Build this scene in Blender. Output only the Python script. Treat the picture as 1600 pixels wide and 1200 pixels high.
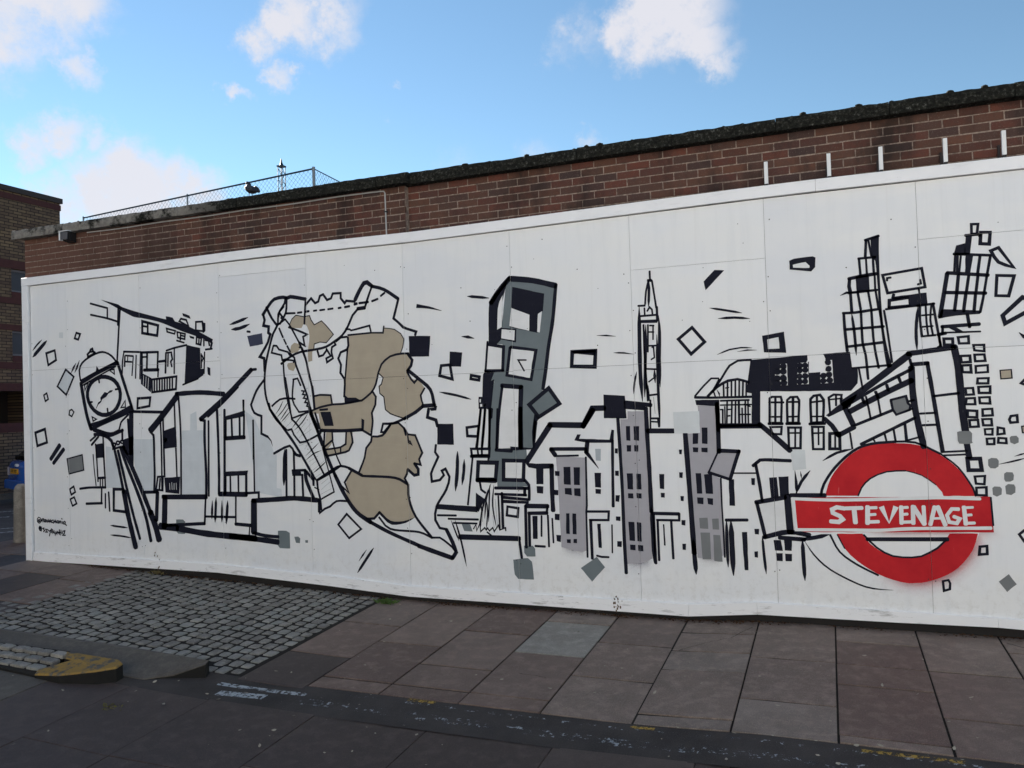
import bpy, bmesh, math, random
from mathutils import Vector, Matrix, noise
random.seed(11)
S = bpy.context.scene
for o in list(bpy.data.objects): bpy.data.objects.remove(o)
C = S.collection
R = math.radians
# ------------------------------------------------------------------ camera
cd = bpy.data.cameras.new('camera'); cam = bpy.data.objects.new('camera', cd); C.objects.link(cam)
yaw, pitch, roll = -0.373957442, 0.0225337562, -0.0307904688
cam.location = (9.02322603, -7.49485164, 1.94766448)
cyw, syw, cp, sp = math.cos(yaw), math.sin(yaw), math.cos(pitch), math.sin(pitch)
fw = Vector((syw*cp, cyw*cp, sp)); rt = Vector((cyw, -syw, 0)); up = rt.cross(fw)
r2 = rt*math.cos(roll) + up*math.sin(roll); u2 = -rt*math.sin(roll) + up*math.cos(roll)
cam.rotation_euler = Matrix((r2, u2, -fw)).transposed().to_euler()
cd.sensor_fit = 'HORIZONTAL'; cd.sensor_width = 36.0; cd.lens = 36.0*1260.0/1600.0
cd.clip_start = 0.05; cd.clip_end = 3000
S.camera = cam
S.render.resolution_x = 1024; S.render.resolution_y = 768
# ------------------------------------------------------------------ world: blue sky with broken cloud, sun behind the wall
SUN_EL, SUN_AZ = R(23), R(-60)          # azimuth measured from +Y towards +X
W = bpy.data.worlds.new('World'); S.world = W; W.use_nodes = True
nt = W.node_tree; nt.nodes.clear()
def N(t, **k):
    n = nt.nodes.new(t)
    for a, b in k.items(): setattr(n, a, b)
    return n
def math_node(op, a, b=None, clamp=False):
    n = N('ShaderNodeMath', operation=op); n.use_clamp = clamp
    for i, v in enumerate((a, b)):
        if v is None: continue
        if isinstance(v, (int, float)): n.inputs[i].default_value = v
        else: nt.links.new(v, n.inputs[i])
    return n.outputs[0]
out = N('ShaderNodeOutputWorld'); bg = N('ShaderNodeBackground')
sky = N('ShaderNodeTexSky', sky_type='NISHITA'); sky.sun_disc = False
sky.sun_elevation = SUN_EL; sky.sun_rotation = SUN_AZ; sky.air_density = 1.0; sky.dust_density = 0.0; sky.ozone_density = 3.0
tc = N('ShaderNodeTexCoord')
vn = N('ShaderNodeVectorMath', operation='NORMALIZE'); nt.links.new(tc.outputs['Generated'], vn.inputs[0])
n1 = N('ShaderNodeTexNoise'); n1.inputs['Scale'].default_value = 9; n1.inputs['Detail'].default_value = 5; n1.inputs['Roughness'].default_value = .58
nt.links.new(vn.outputs[0], n1.inputs['Vector'])
n2 = N('ShaderNodeTexNoise'); n2.inputs['Scale'].default_value = 24; n2.inputs['Detail'].default_value = 7; n2.inputs['Roughness'].default_value = .66
nt.links.new(vn.outputs[0], n2.inputs['Vector'])
# every cloud: direction, angular radius, thickness; the ones seen over the wall first, then the rest of the same broken sky
clouds = [(-.745,.55,.385,.060,.95),(-.715,.575,.40,.050,1.0),(-.69,.595,.413,.040,.9),(-.712,.608,.353,.026,.8),(-.70,.612,.362,.018,.7),
 (-.505,.745,.438,.045,1.1),(-.53,.73,.428,.042,1.0),(-.56,.718,.412,.030,.8),(-.562,.738,.373,.022,.85),(-.545,.748,.377,.016,.75),(-.602,.719,.348,.014,.8),
 (-.755,.59,.283,.030,.75),(-.735,.612,.292,.028,.85),(-.716,.63,.29,.022,.7),
 (-.70,.672,.255,.052,1.25),(-.73,.645,.238,.045,1.1),(-.757,.62,.222,.045,1.0),(-.675,.695,.245,.048,1.2),(-.65,.716,.243,.042,1.1),(-.632,.732,.232,.034,.95),(-.70,.67,.228,.055,1.1),
 (-.135,.90,.428,.055,1.2),(-.17,.892,.42,.052,1.15),(-.20,.885,.412,.042,1.0),(-.115,.915,.392,.034,.95),(-.10,.923,.372,.026,.8),(-.245,.88,.412,.036,.55),(-.27,.873,.398,.030,.42),
 (-.477,.814,.331,.012,.55),(-.455,.80,.36,.010,.5),(-.253,.917,.307,.022,.6),(-.315,.90,.288,.035,.45),(-.40,.86,.285,.035,.35)]
acc = None
wob = N('ShaderNodeVectorMath', operation='SCALE'); nt.links.new(n1.outputs['Color'], wob.inputs[0]); wob.inputs['Scale'].default_value = .05
wad = N('ShaderNodeVectorMath', operation='ADD'); nt.links.new(vn.outputs[0], wad.inputs[0]); wob2 = N('ShaderNodeVectorMath', operation='SCALE'); nt.links.new(n2.outputs['Color'], wob2.inputs[0]); wob2.inputs['Scale'].default_value = .07
wsum = N('ShaderNodeVectorMath', operation='ADD'); nt.links.new(wob.outputs[0], wsum.inputs[0]); nt.links.new(wob2.outputs[0], wsum.inputs[1]); nt.links.new(wsum.outputs[0], wad.inputs[1])
for cx, cy, cz, cr, th in clouds:
    d = N('ShaderNodeVectorMath', operation='DISTANCE'); nt.links.new(wad.outputs[0], d.inputs[0]); d.inputs[1].default_value = (cx+.06, cy+.06, cz+.06)
    mr = N('ShaderNodeMapRange', interpolation_type='SMOOTHSTEP'); nt.links.new(d.outputs['Value'], mr.inputs[0])
    mr.inputs[1].default_value = cr*1.45; mr.inputs[2].default_value = 0; mr.inputs[3].default_value = 0; mr.inputs[4].default_value = th
    acc = mr.outputs[0] if acc is None else math_node('MAXIMUM', acc, mr.outputs[0])
# the rest of the same broken sky, beyond the clouds placed above
ax = N('ShaderNodeVectorMath', operation='DISTANCE'); nt.links.new(vn.outputs[0], ax.inputs[0]); ax.inputs[1].default_value = (-.36, .90, .25)
n3 = N('ShaderNodeTexNoise'); n3.inputs['Scale'].default_value = 2.6; n3.inputs['Detail'].default_value = 3; nt.links.new(vn.outputs[0], n3.inputs['Vector'])
r3 = N('ShaderNodeMapRange'); nt.links.new(n3.outputs['Fac'], r3.inputs[0]); r3.inputs[1].default_value = .52; r3.inputs[2].default_value = .68
r4 = N('ShaderNodeMapRange'); nt.links.new(ax.outputs['Value'], r4.inputs[0]); r4.inputs[1].default_value = .66; r4.inputs[2].default_value = .85
acc = math_node('MAXIMUM', acc, math_node('MULTIPLY', r3.outputs[0], r4.outputs[0]))
nz = math_node('ADD', math_node('MULTIPLY', math_node('SUBTRACT', n1.outputs['Fac'], .5), 1.3), math_node('MULTIPLY', math_node('SUBTRACT', n2.outputs['Fac'], .5), 1.9))
dens = math_node('MULTIPLY', acc, math_node('ADD', nz, .9))
cm = N('ShaderNodeMapRange', interpolation_type='SMOOTHSTEP'); nt.links.new(dens, cm.inputs[0])
cm.inputs[1].default_value = .10; cm.inputs[2].default_value = .95; cm.inputs[3].default_value = 0; cm.inputs[4].default_value = .93
mixc = N('ShaderNodeMix', data_type='RGBA'); nt.links.new(cm.outputs[0], mixc.inputs['Factor'])
SKY_GAIN = 1.0
gain = N('ShaderNodeVectorMath', operation='MULTIPLY'); nt.links.new(sky.outputs[0], gain.inputs[0]); gain.inputs[1].default_value = (.96, 1.0, .92)
nt.links.new(gain.outputs[0], mixc.inputs['A']); mixc.inputs['B'].default_value = (4.5, 4.45, 4.75, 1)
nt.links.new(mixc.outputs['Result'], bg.inputs['Color']); bg.inputs['Strength'].default_value = 0.05
nt.links.new(bg.outputs[0], out.inputs[0])
sl = bpy.data.lights.new('sun', 'SUN'); so = bpy.data.objects.new('sun', sl); C.objects.link(so)
sl.energy = 5.0; sl.angle = R(.53); sl.color = (1, .95, .88)
sd = Vector((math.sin(SUN_AZ)*math.cos(SUN_EL), math.cos(SUN_AZ)*math.cos(SUN_EL), math.sin(SUN_EL)))
so.rotation_euler = sd.to_track_quat('Z', 'Y').to_euler(); so.location = (0, 30, 40)
V = S.view_settings; V.view_transform = 'Standard'; V.look = 'None'; V.exposure = 1.86; V.gamma = 1.0; V.use_curve_mapping = False

# ------------------------------------------------------------------ helpers
def tag(o, label=None, cat=None, group=None, kind=None):
    for k, v in (('label', label), ('category', cat), ('group', group), ('kind', kind)):
        if v: o[k] = v
    return o
def empty(name, loc=(0,0,0), rz=0):
    o = bpy.data.objects.new(name, None); C.objects.link(o); o.location = loc; o.rotation_euler = (0,0,rz); o.empty_display_size = .1
    return o
def link(name, me, mats, parent=None, loc=None, smooth=False):
    if mats is not None and len(me.materials) == 0:
        for m in (mats if isinstance(mats, (list, tuple)) else [mats]): me.materials.append(m)
    if smooth: me.polygons.foreach_set('use_smooth', [True]*len(me.polygons))
    o = bpy.data.objects.new(name, me); C.objects.link(o)
    if parent: o.parent = parent
    if loc: o.location = loc
    return o
def bm_obj(name, bm, mats, parent=None, loc=None, smooth=False):
    me = bpy.data.meshes.new(name); bm.normal_update(); bm.to_mesh(me); bm.free()
    return link(name, me, mats, parent, loc, smooth)
def add_box(bm, x0, x1, y0, y1, z0, z1, bev=0, mi=0):
    vs = [bm.verts.new(p) for p in ((x0,y0,z0),(x1,y0,z0),(x1,y1,z0),(x0,y1,z0),(x0,y0,z1),(x1,y0,z1),(x1,y1,z1),(x0,y1,z1))]
    fs = [bm.faces.new([vs[i] for i in f]) for f in ((3,2,1,0),(4,5,6,7),(0,1,5,4),(1,2,6,5),(2,3,7,6),(3,0,4,7))]
    for f in fs: f.material_index = mi
    if bev:
        es = list({e for f in fs for e in f.edges})
        bmesh.ops.bevel(bm, geom=es, offset=bev, segments=1, affect='EDGES', profile=.5)
def box(name, x0, x1, y0, y1, z0, z1, mat, parent=None, bev=0):
    bm = bmesh.new(); add_box(bm, x0, x1, y0, y1, z0, z1, bev); return bm_obj(name, bm, mat, parent)
def add_tube(bm, pts, r, n=6, caps=True):
    pts = [Vector(p) for p in pts]; rings = []
    for i, p in enumerate(pts):
        t = (pts[min(i+1, len(pts)-1)] - pts[max(i-1, 0)]).normalized()
        a = t.cross(Vector((0,0,1)));
        if a.length < 1e-3: a = t.cross(Vector((1,0,0)))
        a.normalize(); b = t.cross(a); rr = r[i] if isinstance(r, (list, tuple)) else r
        rings.append([bm.verts.new(p + (a*math.cos(k*2*math.pi/n) + b*math.sin(k*2*math.pi/n))*rr) for k in range(n)])
    for i in range(len(rings)-1):
        for k in range(n): bm.faces.new((rings[i][k], rings[i][(k+1)%n], rings[i+1][(k+1)%n], rings[i+1][k]))
    if caps: bm.faces.new(rings[0]); bm.faces.new(list(reversed(rings[-1])))
def add_prism(bm, poly, z0, z1, mi=0):      # poly: list of (x,y) ; z0/z1 numbers or functions
    g = lambda z, p: z(*p) if callable(z) else z
    a = [bm.verts.new((p[0], p[1], g(z0, p))) for p in poly]; b = [bm.verts.new((p[0], p[1], g(z1, p))) for p in poly]
    n = len(poly)
    for f in [bm.faces.new(list(reversed(a))), bm.faces.new(b)] + [bm.faces.new((a[i], a[(i+1)%n], b[(i+1)%n], b[i])) for i in range(n)]: f.material_index = mi

class Mat:
    """small node-material builder"""
    def __init__(s, name, rough=.8, spec=.3):
        s.m = bpy.data.materials.new(name); s.m.use_nodes = True; s.t = s.m.node_tree; s.t.nodes.clear()
        s.o = s.n('ShaderNodeOutputMaterial'); s.b = s.n('ShaderNodeBsdfPrincipled')
        s.b.inputs['Roughness'].default_value = rough; s.b.inputs['Specular IOR Level'].default_value = spec
        s.l(s.b.outputs[0], s.o.inputs[0])
    def n(s, t, **k):
        x = s.t.nodes.new(t)
        for a, b in k.items(): setattr(x, a, b)
        return x
    def l(s, a, b): s.t.links.new(a, b)
    def coord(s, which='Object', world=False):
        if world: return s.n('ShaderNodeNewGeometry').outputs['Position']
        return s.n('ShaderNodeTexCoord').outputs[which]
    def noise(s, scale, detail=4, rough=.55, vec=None, sc3=None, world=True):
        v = vec or s.coord(world=world)
        if sc3:
            m = s.n('ShaderNodeMapping'); s.l(v, m.inputs[0]); m.inputs['Scale'].default_value = sc3; v = m.outputs[0]
        x = s.n('ShaderNodeTexNoise'); x.inputs['Scale'].default_value = scale; x.inputs['Detail'].default_value = detail; x.inputs['Roughness'].default_value = rough
        s.l(v, x.inputs['Vector']); return x.outputs['Fac']
    def ramp(s, f, stops):
        r = s.n('ShaderNodeValToRGB'); s.l(f, r.inputs[0]); e = r.color_ramp.elements
        while len(e) < len(stops): e.new(.5)
        for i, (p, c) in enumerate(stops):
            e[i].position = p; e[i].color = (*c, 1) if len(c) == 3 else c
        return r.outputs[0]
    def mix(s, f, a, b, mode='MIX'):
        x = s.n('ShaderNodeMix', data_type='RGBA', blend_type=mode)
        for sock, v in ((x.inputs['Factor'], f), (x.inputs['A'], a), (x.inputs['B'], b)):
            if isinstance(v, (int, float)): sock.default_value = v
            elif isinstance(v, tuple): sock.default_value = (*v, 1) if len(v) == 3 else v
            else: s.l(v, sock)
        return x.outputs['Result']
    def rng(s, f, a, b, c=0., d=1.):
        x = s.n('ShaderNodeMapRange'); s.l(f, x.inputs[0])
        for i, v in enumerate((a, b, c, d)): x.inputs[i+1].default_value = v
        return x.outputs[0]
    def rand(s): return s.n('ShaderNodeObjectInfo').outputs['Random']
    def col(s, c):
        if isinstance(c, tuple): s.b.inputs['Base Color'].default_value = (*c, 1)
        else: s.l(c, s.b.inputs['Base Color'])
        return s
    def bump(s, h, strength=.3, dist=.01):
        x = s.n('ShaderNodeBump'); x.inputs['Strength'].default_value = strength; x.inputs['Distance'].default_value = dist
        s.l(h, x.inputs['Height']); s.l(x.outputs[0], s.b.inputs['Normal']); return s
    def alpha(s, f):
        tr = s.n('ShaderNodeBsdfTransparent'); mx = s.n('ShaderNodeMixShader'); s.l(f, mx.inputs[0]); s.l(tr.outputs[0], mx.inputs[1]); s.l(s.b.outputs[0], mx.inputs[2]); s.l(mx.outputs[0], s.o.inputs[0]); return s
def simple(name, c, rough=.8, var=.12, scale=6, bump=0):
    m = Mat(name, rough); k = m.noise(scale, 5)
    m.col(m.mix(k, tuple(v*(1-var) for v in c), tuple(min(1, v*(1+var)) for v in c)))
    if bump: m.bump(m.noise(scale*8, 3), bump, .004)
    return m.m
def gbase(x):
    return -.10 + .036*min(max(4.9-x, 0), 5.4) + .05*min(max(x-7.8, 0), .7)
def gz(x, y): return gbase(x) + .038*max(min(y, 0), -5)
# ------------------------------------------------------------------ materials
def brick_mat():
    m = Mat('weathered_brick', .9, .15)
    r = m.rand()
    base = m.ramp(r, [(0, (.105,.042,.032)), (.18, (.150,.050,.034)), (.34, (.060,.036,.034)), (.5, (.145,.062,.040)), (.66, (.080,.044,.037)), (.83, (.120,.056,.038)), (1, (.095,.036,.027))])
    n = m.noise(22, 6, .7); sp = m.noise(140, 3, .6)
    c = m.mix(m.rng(n, .3, .75), base, m.mix(.55, base, (.065,.052,.048)))
    c = m.mix(m.rng(sp, .62, .74), c, (.22,.18,.16))
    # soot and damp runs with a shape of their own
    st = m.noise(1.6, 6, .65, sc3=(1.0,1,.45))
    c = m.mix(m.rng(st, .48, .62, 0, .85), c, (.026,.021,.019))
    # the left end of the wall is a paler, more orange batch of bricks
    g = m.n('ShaderNodeSeparateXYZ'); m.l(m.coord(world=True), g.inputs[0])
    c = m.mix(m.rng(g.outputs[0], 2.6, -.6, 0, .45), c, m.mix(r, (.25,.105,.068), (.18,.105,.075)))
    m.col(c).bump(m.noise(90, 5, .7), .5, .004); return m.m
def mortar_mat():
    m = Mat('mortar', .95, .1); n = m.noise(30, 5, .7)
    c = m.ramp(n, [(.3, (.10,.078,.068)), (.47, (.24,.185,.155)), (.66, (.40,.315,.265))])
    st = m.noise(1.6, 6, .65, sc3=(1.0,1,.45)); c = m.mix(m.rng(st, .52, .68, 0, .7), c, (.05,.04,.04))
    m.col(c).bump(m.noise(120, 4), .4, .003); return m.m
def coping_mat():
    m = Mat('mossy_concrete', .95, .1)
    g = m.n('ShaderNodeSeparateXYZ'); m.l(m.coord(world=True), g.inputs[0])
    con = m.ramp(m.noise(14, 6, .7), [(.3, (.17,.155,.14)), (.7, (.30,.28,.25))])
    moss = m.ramp(m.noise(40, 6, .75), [(.35, (.008,.008,.008)), (.54, (.022,.022,.018)), (.62, (.06,.06,.052)), (.72, (.24,.235,.21))])
    k = m.noise(3.2, 6, .7)
    x = m.rng(g.outputs[0], 1.9, 2.7, 0, 1)
    add = m.n('ShaderNodeMath', operation='ADD'); m.l(m.rng(k, .46, .56), add.inputs[0]); m.l(x, add.inputs[1]); add.use_clamp = True
    m.col(m.mix(add.outputs[0], con, moss)).bump(m.noise(60, 6, .8), .9, .012); return m.m
def slab_mat(name, c0, c1, c2, stain=.5):
    m = Mat(name, .60, .38)
    base = m.ramp(m.rand(), [(0, (c0[0]*.80, c0[1]*.78, c0[2]*.80)), (.3, c0), (.6, c1), (.8, (c1[0]*.92, c1[1]*1.02, c1[2]*1.08)), (1, tuple(v*1.10 for v in c2))])
    big = m.noise(1.9, 6, .68); fine = m.noise(170, 3, .7); mid = m.noise(9, 6, .65)
    c = m.mix(m.rng(big, .40, .62, 0, stain), base, tuple(v*.55 for v in c1))
    c = m.mix(m.rng(mid, .48, .70, 0, .6), c, tuple(min(1, v*1.45) for v in c2))
    c = m.mix(m.rng(fine, .54, .66, 0, .75), c, tuple(min(1, v*1.9) for v in c1))
    c = m.mix(m.rng(fine, .44, .34, 0, .5), c, tuple(v*.45 for v in c0))
    m.col(c).bump(m.noise(120, 5, .7), .35, .003); return m.m
def asphalt_mat(name, c, k=1.0):
    m = Mat(name, .85, .25); f = m.noise(260, 2, .7); b = m.noise(2.2, 5, .6)
    a = m.mix(m.rng(b, .35, .7), tuple(v*.75 for v in c), tuple(v*1.3 for v in c))
    a = m.mix(m.rng(f, .58, .72, 0, .7*k), a, tuple(v*3.0+.02 for v in c))
    m.col(a).bump(f, .5*k, .004); return m.m
def board_mat():
    m = Mat('white_board_paint', .55, .3); r = m.rand()
    base = m.mix(r, (.76,.775,.81), (.82,.83,.85))
    k = m.noise(1.3, 4, .5, sc3=(1,1,2.2)); roll_ = m.noise(3.0, 5, .6, sc3=(3.5,1,.35))
    c = m.mix(m.rng(k, .42, .62, 0, .55), base, (.85,.845,.83))
    c = m.mix(m.rng(roll_, .5, .72, 0, .30), c, (.70,.72,.75))
    c = m.mix(m.rng(m.noise(55, 4, .7, sc3=(1,1,.25)), .62, .80, 0, .25), c, (.55,.56,.58))
    # splash dirt along the foot and faint rain runs
    g = m.n('ShaderNodeSeparateXYZ'); m.l(m.coord(world=True), g.inputs[0])
    sp = m.n('ShaderNodeMath', operation='MULTIPLY'); m.l(m.rng(g.outputs[2], .55, .05, 0, 1), sp.inputs[0]); m.l(m.rng(m.noise(14, 7, .75), .50, .68, 0, .36), sp.inputs[1])
    c = m.mix(sp.outputs[0], c, (.42,.38,.33))
    rn = m.noise(7, 4, .6, sc3=(3.2,1,.10)); c = m.mix(m.rng(rn, .58, .74, 0, .14), c, (.60,.59,.58))
    m.col(c).bump(m.noise(160, 3, .6, sc3=(1,1,.12)), .10, .002); return m.m
def trim_mat(name='white_trim_paint', dirt=.25):
    m = Mat(name, .5, .35)
    k = m.noise(9, 6, .72, sc3=(.35,1,1.8)); p = m.noise(2.0, 4, .6)
    c = m.mix(m.rng(k, .56, .70, 0, dirt), (.88,.88,.90), (.36,.35,.35))
    c = m.mix(m.rng(m.noise(26, 6, .8, sc3=(.25,1,1.4)), .63, .70, 0, dirt*1.6), c, (.22,.21,.22))
    c = m.mix(m.rng(p, .4, .7, 0, .35), c, (.70,.71,.74)) if dirt < .5 else c
    m.col(c).bump(m.noise(120, 3, .6, sc3=(.1,1,1)), .15, .002); return m.m
M_BRICK, M_MORTAR, M_COPING = brick_mat(), mortar_mat(), coping_mat()
M_SLAB = slab_mat('brown_paving', (.135,.091,.075), (.158,.110,.090), (.185,.136,.112))
M_SLAB_PINK = slab_mat('pale_paving', (.180,.134,.110), (.205,.156,.129), (.225,.178,.149), .65)
M_SLAB_GREY = slab_mat('grey_paving', (.225,.21,.19), (.25,.235,.21), (.27,.255,.23))
M_SLAB_DARK = slab_mat('dark_paving', (.048,.034,.031), (.058,.042,.038), (.068,.050,.045), .5)
M_SETT = slab_mat('granite_sett', (.16,.152,.138), (.215,.205,.185), (.275,.262,.235), .5)
M_ASPH = asphalt_mat('asphalt', (.062,.062,.068))
M_STRIP = asphalt_mat('sealed_asphalt', (.046,.040,.038), 1.0)
M_JOINT = simple('dark_joint_soil', (.016,.014,.012), .95, .4, 30)
M_CONC = slab_mat('kerb_concrete', (.075,.064,.052), (.092,.079,.065), (.11,.096,.079))
M_BOARD = board_mat(); M_TRIM = trim_mat(); M_TRIM_DIRTY = trim_mat('scuffed_white_trim_paint', .75)
M_VOID = simple('dark_backing', (.02,.018,.018), .95)
M_WHITE_METAL = simple('white_metal', (.78,.79,.80), .4, .05)
M_GREY_METAL = simple('galvanised_metal', (.16,.19,.22), .5, .15, 20)
M_BLUE_METAL = simple('blue_grey_steel', (.016,.034,.052), .5, .15, 20)
M_DARK = simple('dark_plastic', (.02,.02,.022), .5)

# ------------------------------------------------------------------ ground
def sheet(name, xs, ys, zf, mat, parent=None):
    vs = [(x, y, zf(x, y)) for y in ys for x in xs]; nx = len(xs)
    fs = [(j*nx+i, j*nx+i+1, (j+1)*nx+i+1, (j+1)*nx+i) for j in range(len(ys)-1) for i in range(nx-1)]
    me = bpy.data.meshes.new(name); me.from_pydata(vs, [], fs); return link(name, me, mat, parent)
def frange(a, b, s):
    n = max(1, int(round((b-a)/s))); return [a+(b-a)*i/n for i in range(n+1)]
xs = [-900,-300,-100,-40,-20]+frange(-12, 14, .5)+[20,40,100,300,900]
ys = [-900,-300,-100,-40,-20]+frange(-10, 8, .5)+[12,20,40,100,300,900]
tag(sheet('ground', xs, ys, lambda x, y: gz(x, y)-.034, M_ASPH), 'dark asphalt ground running under street and pavement', 'ground', kind='structure')

def slab_mesh(x0, x1, y0, y1, lift=0, tilt=(0,0), ch=.002, th=.03):
    cx, cy = (x0+x1)/2, (y0+y1)/2
    zf = lambda x, y: gz(x, y) + lift + (x-cx)*tilt[0] + (y-cy)*tilt[1]
    bm = bmesh.new()
    ring = lambda d, dz: [bm.verts.new((x, y, zf(x, y)+dz)) for x, y in ((x0+d,y0+d),(x1-d,y0+d),(x1-d,y1-d),(x0+d,y1-d))]
    a, b, c = ring(ch, 0), ring(0, -ch), ring(0, -th)
    bm.faces.new(a)
    for i in range(4):
        j = (i+1) % 4; bm.faces.new((b[i], b[j], a[j], a[i])); bm.faces.new((c[i], c[j], b[j], b[i]))
    return bm
pave = tag(empty('pavement', (0,0,0)), 'brown and grey rectangular paving slabs in front of the mural boards', 'pavement', kind='structure')
sheet('joint_bed', frange(4.5, 11.6, .5), frange(-2.3, .1, .4), lambda x, y: gz(x, y)-.007, M_JOINT, pave)
rs = random.Random(3)
def slab_column(x0, x1, cuts, y_front, y_back, mats, parent):
    e = [y_back] + list(cuts) + [y_front]
    for i in range(len(e)-1):
        g = rs.uniform(.005, .009)
        m = mats.get(i, None) or rs.choice([M_SLAB, M_SLAB, M_SLAB_PINK] if x0 < 7.0 else [M_SLAB_PINK, M_SLAB_PINK, M_SLAB])
        bm = slab_mesh(x0+g, x1-g, e[i+1]+g+.004, e[i]-g-.004, rs.uniform(-.0015, .003), (rs.uniform(-.003, .003), rs.uniform(-.0025, .0025)))
        bm_obj('paving_slab', bm, m, parent)
GX = [4.57,5.20,5.83,6.48,7.10,7.74,8.37,9.00,9.62,10.22,10.83,11.44]
cuts = [(-.80,-1.65),(-1.22,-2.06),(-.75,-1.62,-2.06),(-.32,-1.17,-2.06),(-.77,-1.55),(-.36,-.83,-1.26,-2.10),(-.90,-1.73),(-.38,-.91,-1.32,-2.15),(-.90,-1.73),(-.37,-.90,-1.30,-2.15),(-.90,-1.73)]
for i, cu in enumerate(cuts):
    mats = {3: {1: M_SLAB_GREY}, 4: {0: M_SLAB}, 0: {0: M_SLAB, 1: M_SLAB, 2: M_SLAB_DARK}, 1: {0: M_SLAB, 1: M_SLAB}, 2: {0: M_SLAB, 1: M_SLAB, 2: M_SLAB}, 6: {0: M_SLAB_PINK, 1: M_SLAB_PINK}, 8: {0: M_SLAB_PINK}}.get(i, {})
    slab_column(GX[i], GX[i+1], cu, -2.27 if i else -2.33, .06, mats, pave)
# slabs round the left end of the boards
lpave = tag(empty('side_pavement', (0,0,0)), 'reddish and blue-grey paving slabs round the left end of the boards', 'pavement', kind='structure')
sheet('joint_bed', frange(-2.6, 1.2, .5), frange(-2.6, 1.6, .5), lambda x, y: gz(x, y)-.007, M_JOINT, lpave)
for i in range(6):
    x0 = -2.6 + i*.62
    off = rs.uniform(-.4, .4); yc = [y for y in (1.15+off*.3, .3+off*.3, -.55+off*.3, -1.4+off*.3)]
    x1 = min(x0+.62, 1.12)
    slab_column(x0, x1, yc, -2.15, 1.6 if i < 3 else .06, {0: M_SLAB, 1: M_SLAB, 2: [M_SLAB_DARK, M_SLAB][i % 2], 3: M_SLAB_DARK}, lpave) if x0 < -.9 else \
    slab_column(x0, x1, [y for y in yc if y < -.05], -2.15, .06, {0: M_SLAB, 1: M_SLAB if i % 2 else M_SLAB_DARK, 2: M_SLAB_DARK}, lpave)

# granite setts: courses running out from the wall
setts = tag(empty('sett_paving', (0,0,0)), 'patch of grey granite setts with dark joints beside the slabs', 'setts', kind='structure')
sheet('joint_bed', frange(.7, 4.57, .3), frange(-2.40, .06, .3), lambda x, y: gz(x, y)-.008, M_JOINT, setts)
def sett_geo(bm, cx, cy, hx, hy, rnd, lift):
    """one stone: cushioned top, uneven outline"""
    n = 8; prof = [(1.0, -.03), (1.0, -.006), (.93, .000), (.6, .002)]
    ang = [math.atan2(b, a) for a, b in ((1,.0),(1,1),(0,1),(-1,1),(-1,0),(-1,-1),(0,-1),(1,-1))]
    jit = [1 + rnd.uniform(-.12, .08) for _ in range(n)]
    tx, ty = rnd.uniform(-.025, .025), rnd.uniform(-.025, .025); rings = []
    for k, dz in prof:
        ring = []
        for i, (a, b) in enumerate(((1,0),(.9,.9),(0,1),(-.9,.9),(-1,0),(-.9,-.9),(0,-1),(.9,-.9))):
            x = a*hx*k*jit[i]; y = b*hy*k*jit[i]
            ring.append(bm.verts.new((cx+x, cy+y, gz(cx+x, cy+y)+dz+lift+x*tx+y*ty)))
        rings.append(ring)
    for q in range(3):
        for i in range(n): bm.faces.new((rings[q][i], rings[q][(i+1)%n], rings[q+1][(i+1)%n], rings[q+1][i]))
    bm.faces.new(rings[-1])
rq = random.Random(8); stones = []
x = 4.53
while x > .72:
    wd = rq.uniform(.118, .142); x1 = x; x0 = x-wd; x = x0
    y = (-2.26 if x0 > 4.12 else -2.10) + rq.uniform(-.04, .02)
    while y < .03:
        ln = rq.uniform(.115, .165)
        left = .80 + .30*(y+1.5)/1.6
        if x0 > left - .05 and y+ln < .10: stones.append(((x0+x1)/2 + rq.uniform(-.004,.004), y+ln/2, wd/2-.0135, ln/2-.0145))
        y += ln
cam_xy = Vector((9.02, -7.49))
stones.sort(key=lambda s: (Vector(s[:2])-cam_xy).length)
for k, s in enumerate(stones[:296]):
    bm = bmesh.new(); sett_geo(bm, *s, rq, rq.uniform(-.003, .004)); bm_obj('sett', bm, M_SETT, setts)
bm = bmesh.new()
for s in stones[296:]: sett_geo(bm, *s, rq, rq.uniform(-.003, .004))
tag(bm_obj('far_setts', bm, M_SETT, setts), kind='stuff')

# sealed asphalt strip and the dark slabs of the carriageway edge
tag(sheet('asphalt_strip', frange(.4, 12.5, .3), [-2.72,-2.62,-2.52,-2.42,-2.27], lambda x, y: gz(x, y)-.0025+.001*math.sin(x*3+y*9), M_STRIP), 'blue-black sealed asphalt strip along the edge of the slabs', 'asphalt', kind='structure')
fpave = tag(empty('carriageway_paving', (0,0,0)), 'very dark worn paving beyond the asphalt strip', 'paving', kind='structure')
sheet('joint_bed', frange(-1, 12.5, .5), [-6.2,-5,-4,-3.4,-2.7], lambda x, y: gz(x, y)-.011, M_JOINT, fpave)
FX = [0.4,1.3,2.25,3.17,3.88,4.65,5.58,6.46,7.34,8.22,9.1,10.0,10.9,11.8]
for i in range(len(FX)-1):
    yy = -2.70; 
    for k in range(4):
        ln = rs.uniform(.75, 1.0); g = rs.uniform(.002, .004)
        bm_obj('paving_slab', slab_mesh(FX[i]+g, FX[i+1]-g, yy-ln+g, yy-g, -.004+rs.uniform(-.002,.002), (rs.uniform(-.003,.003), rs.uniform(-.003,.003))), M_CONC if (i == 2 and k == 0) else M_SLAB_DARK, fpave)
        yy -= ln
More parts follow.
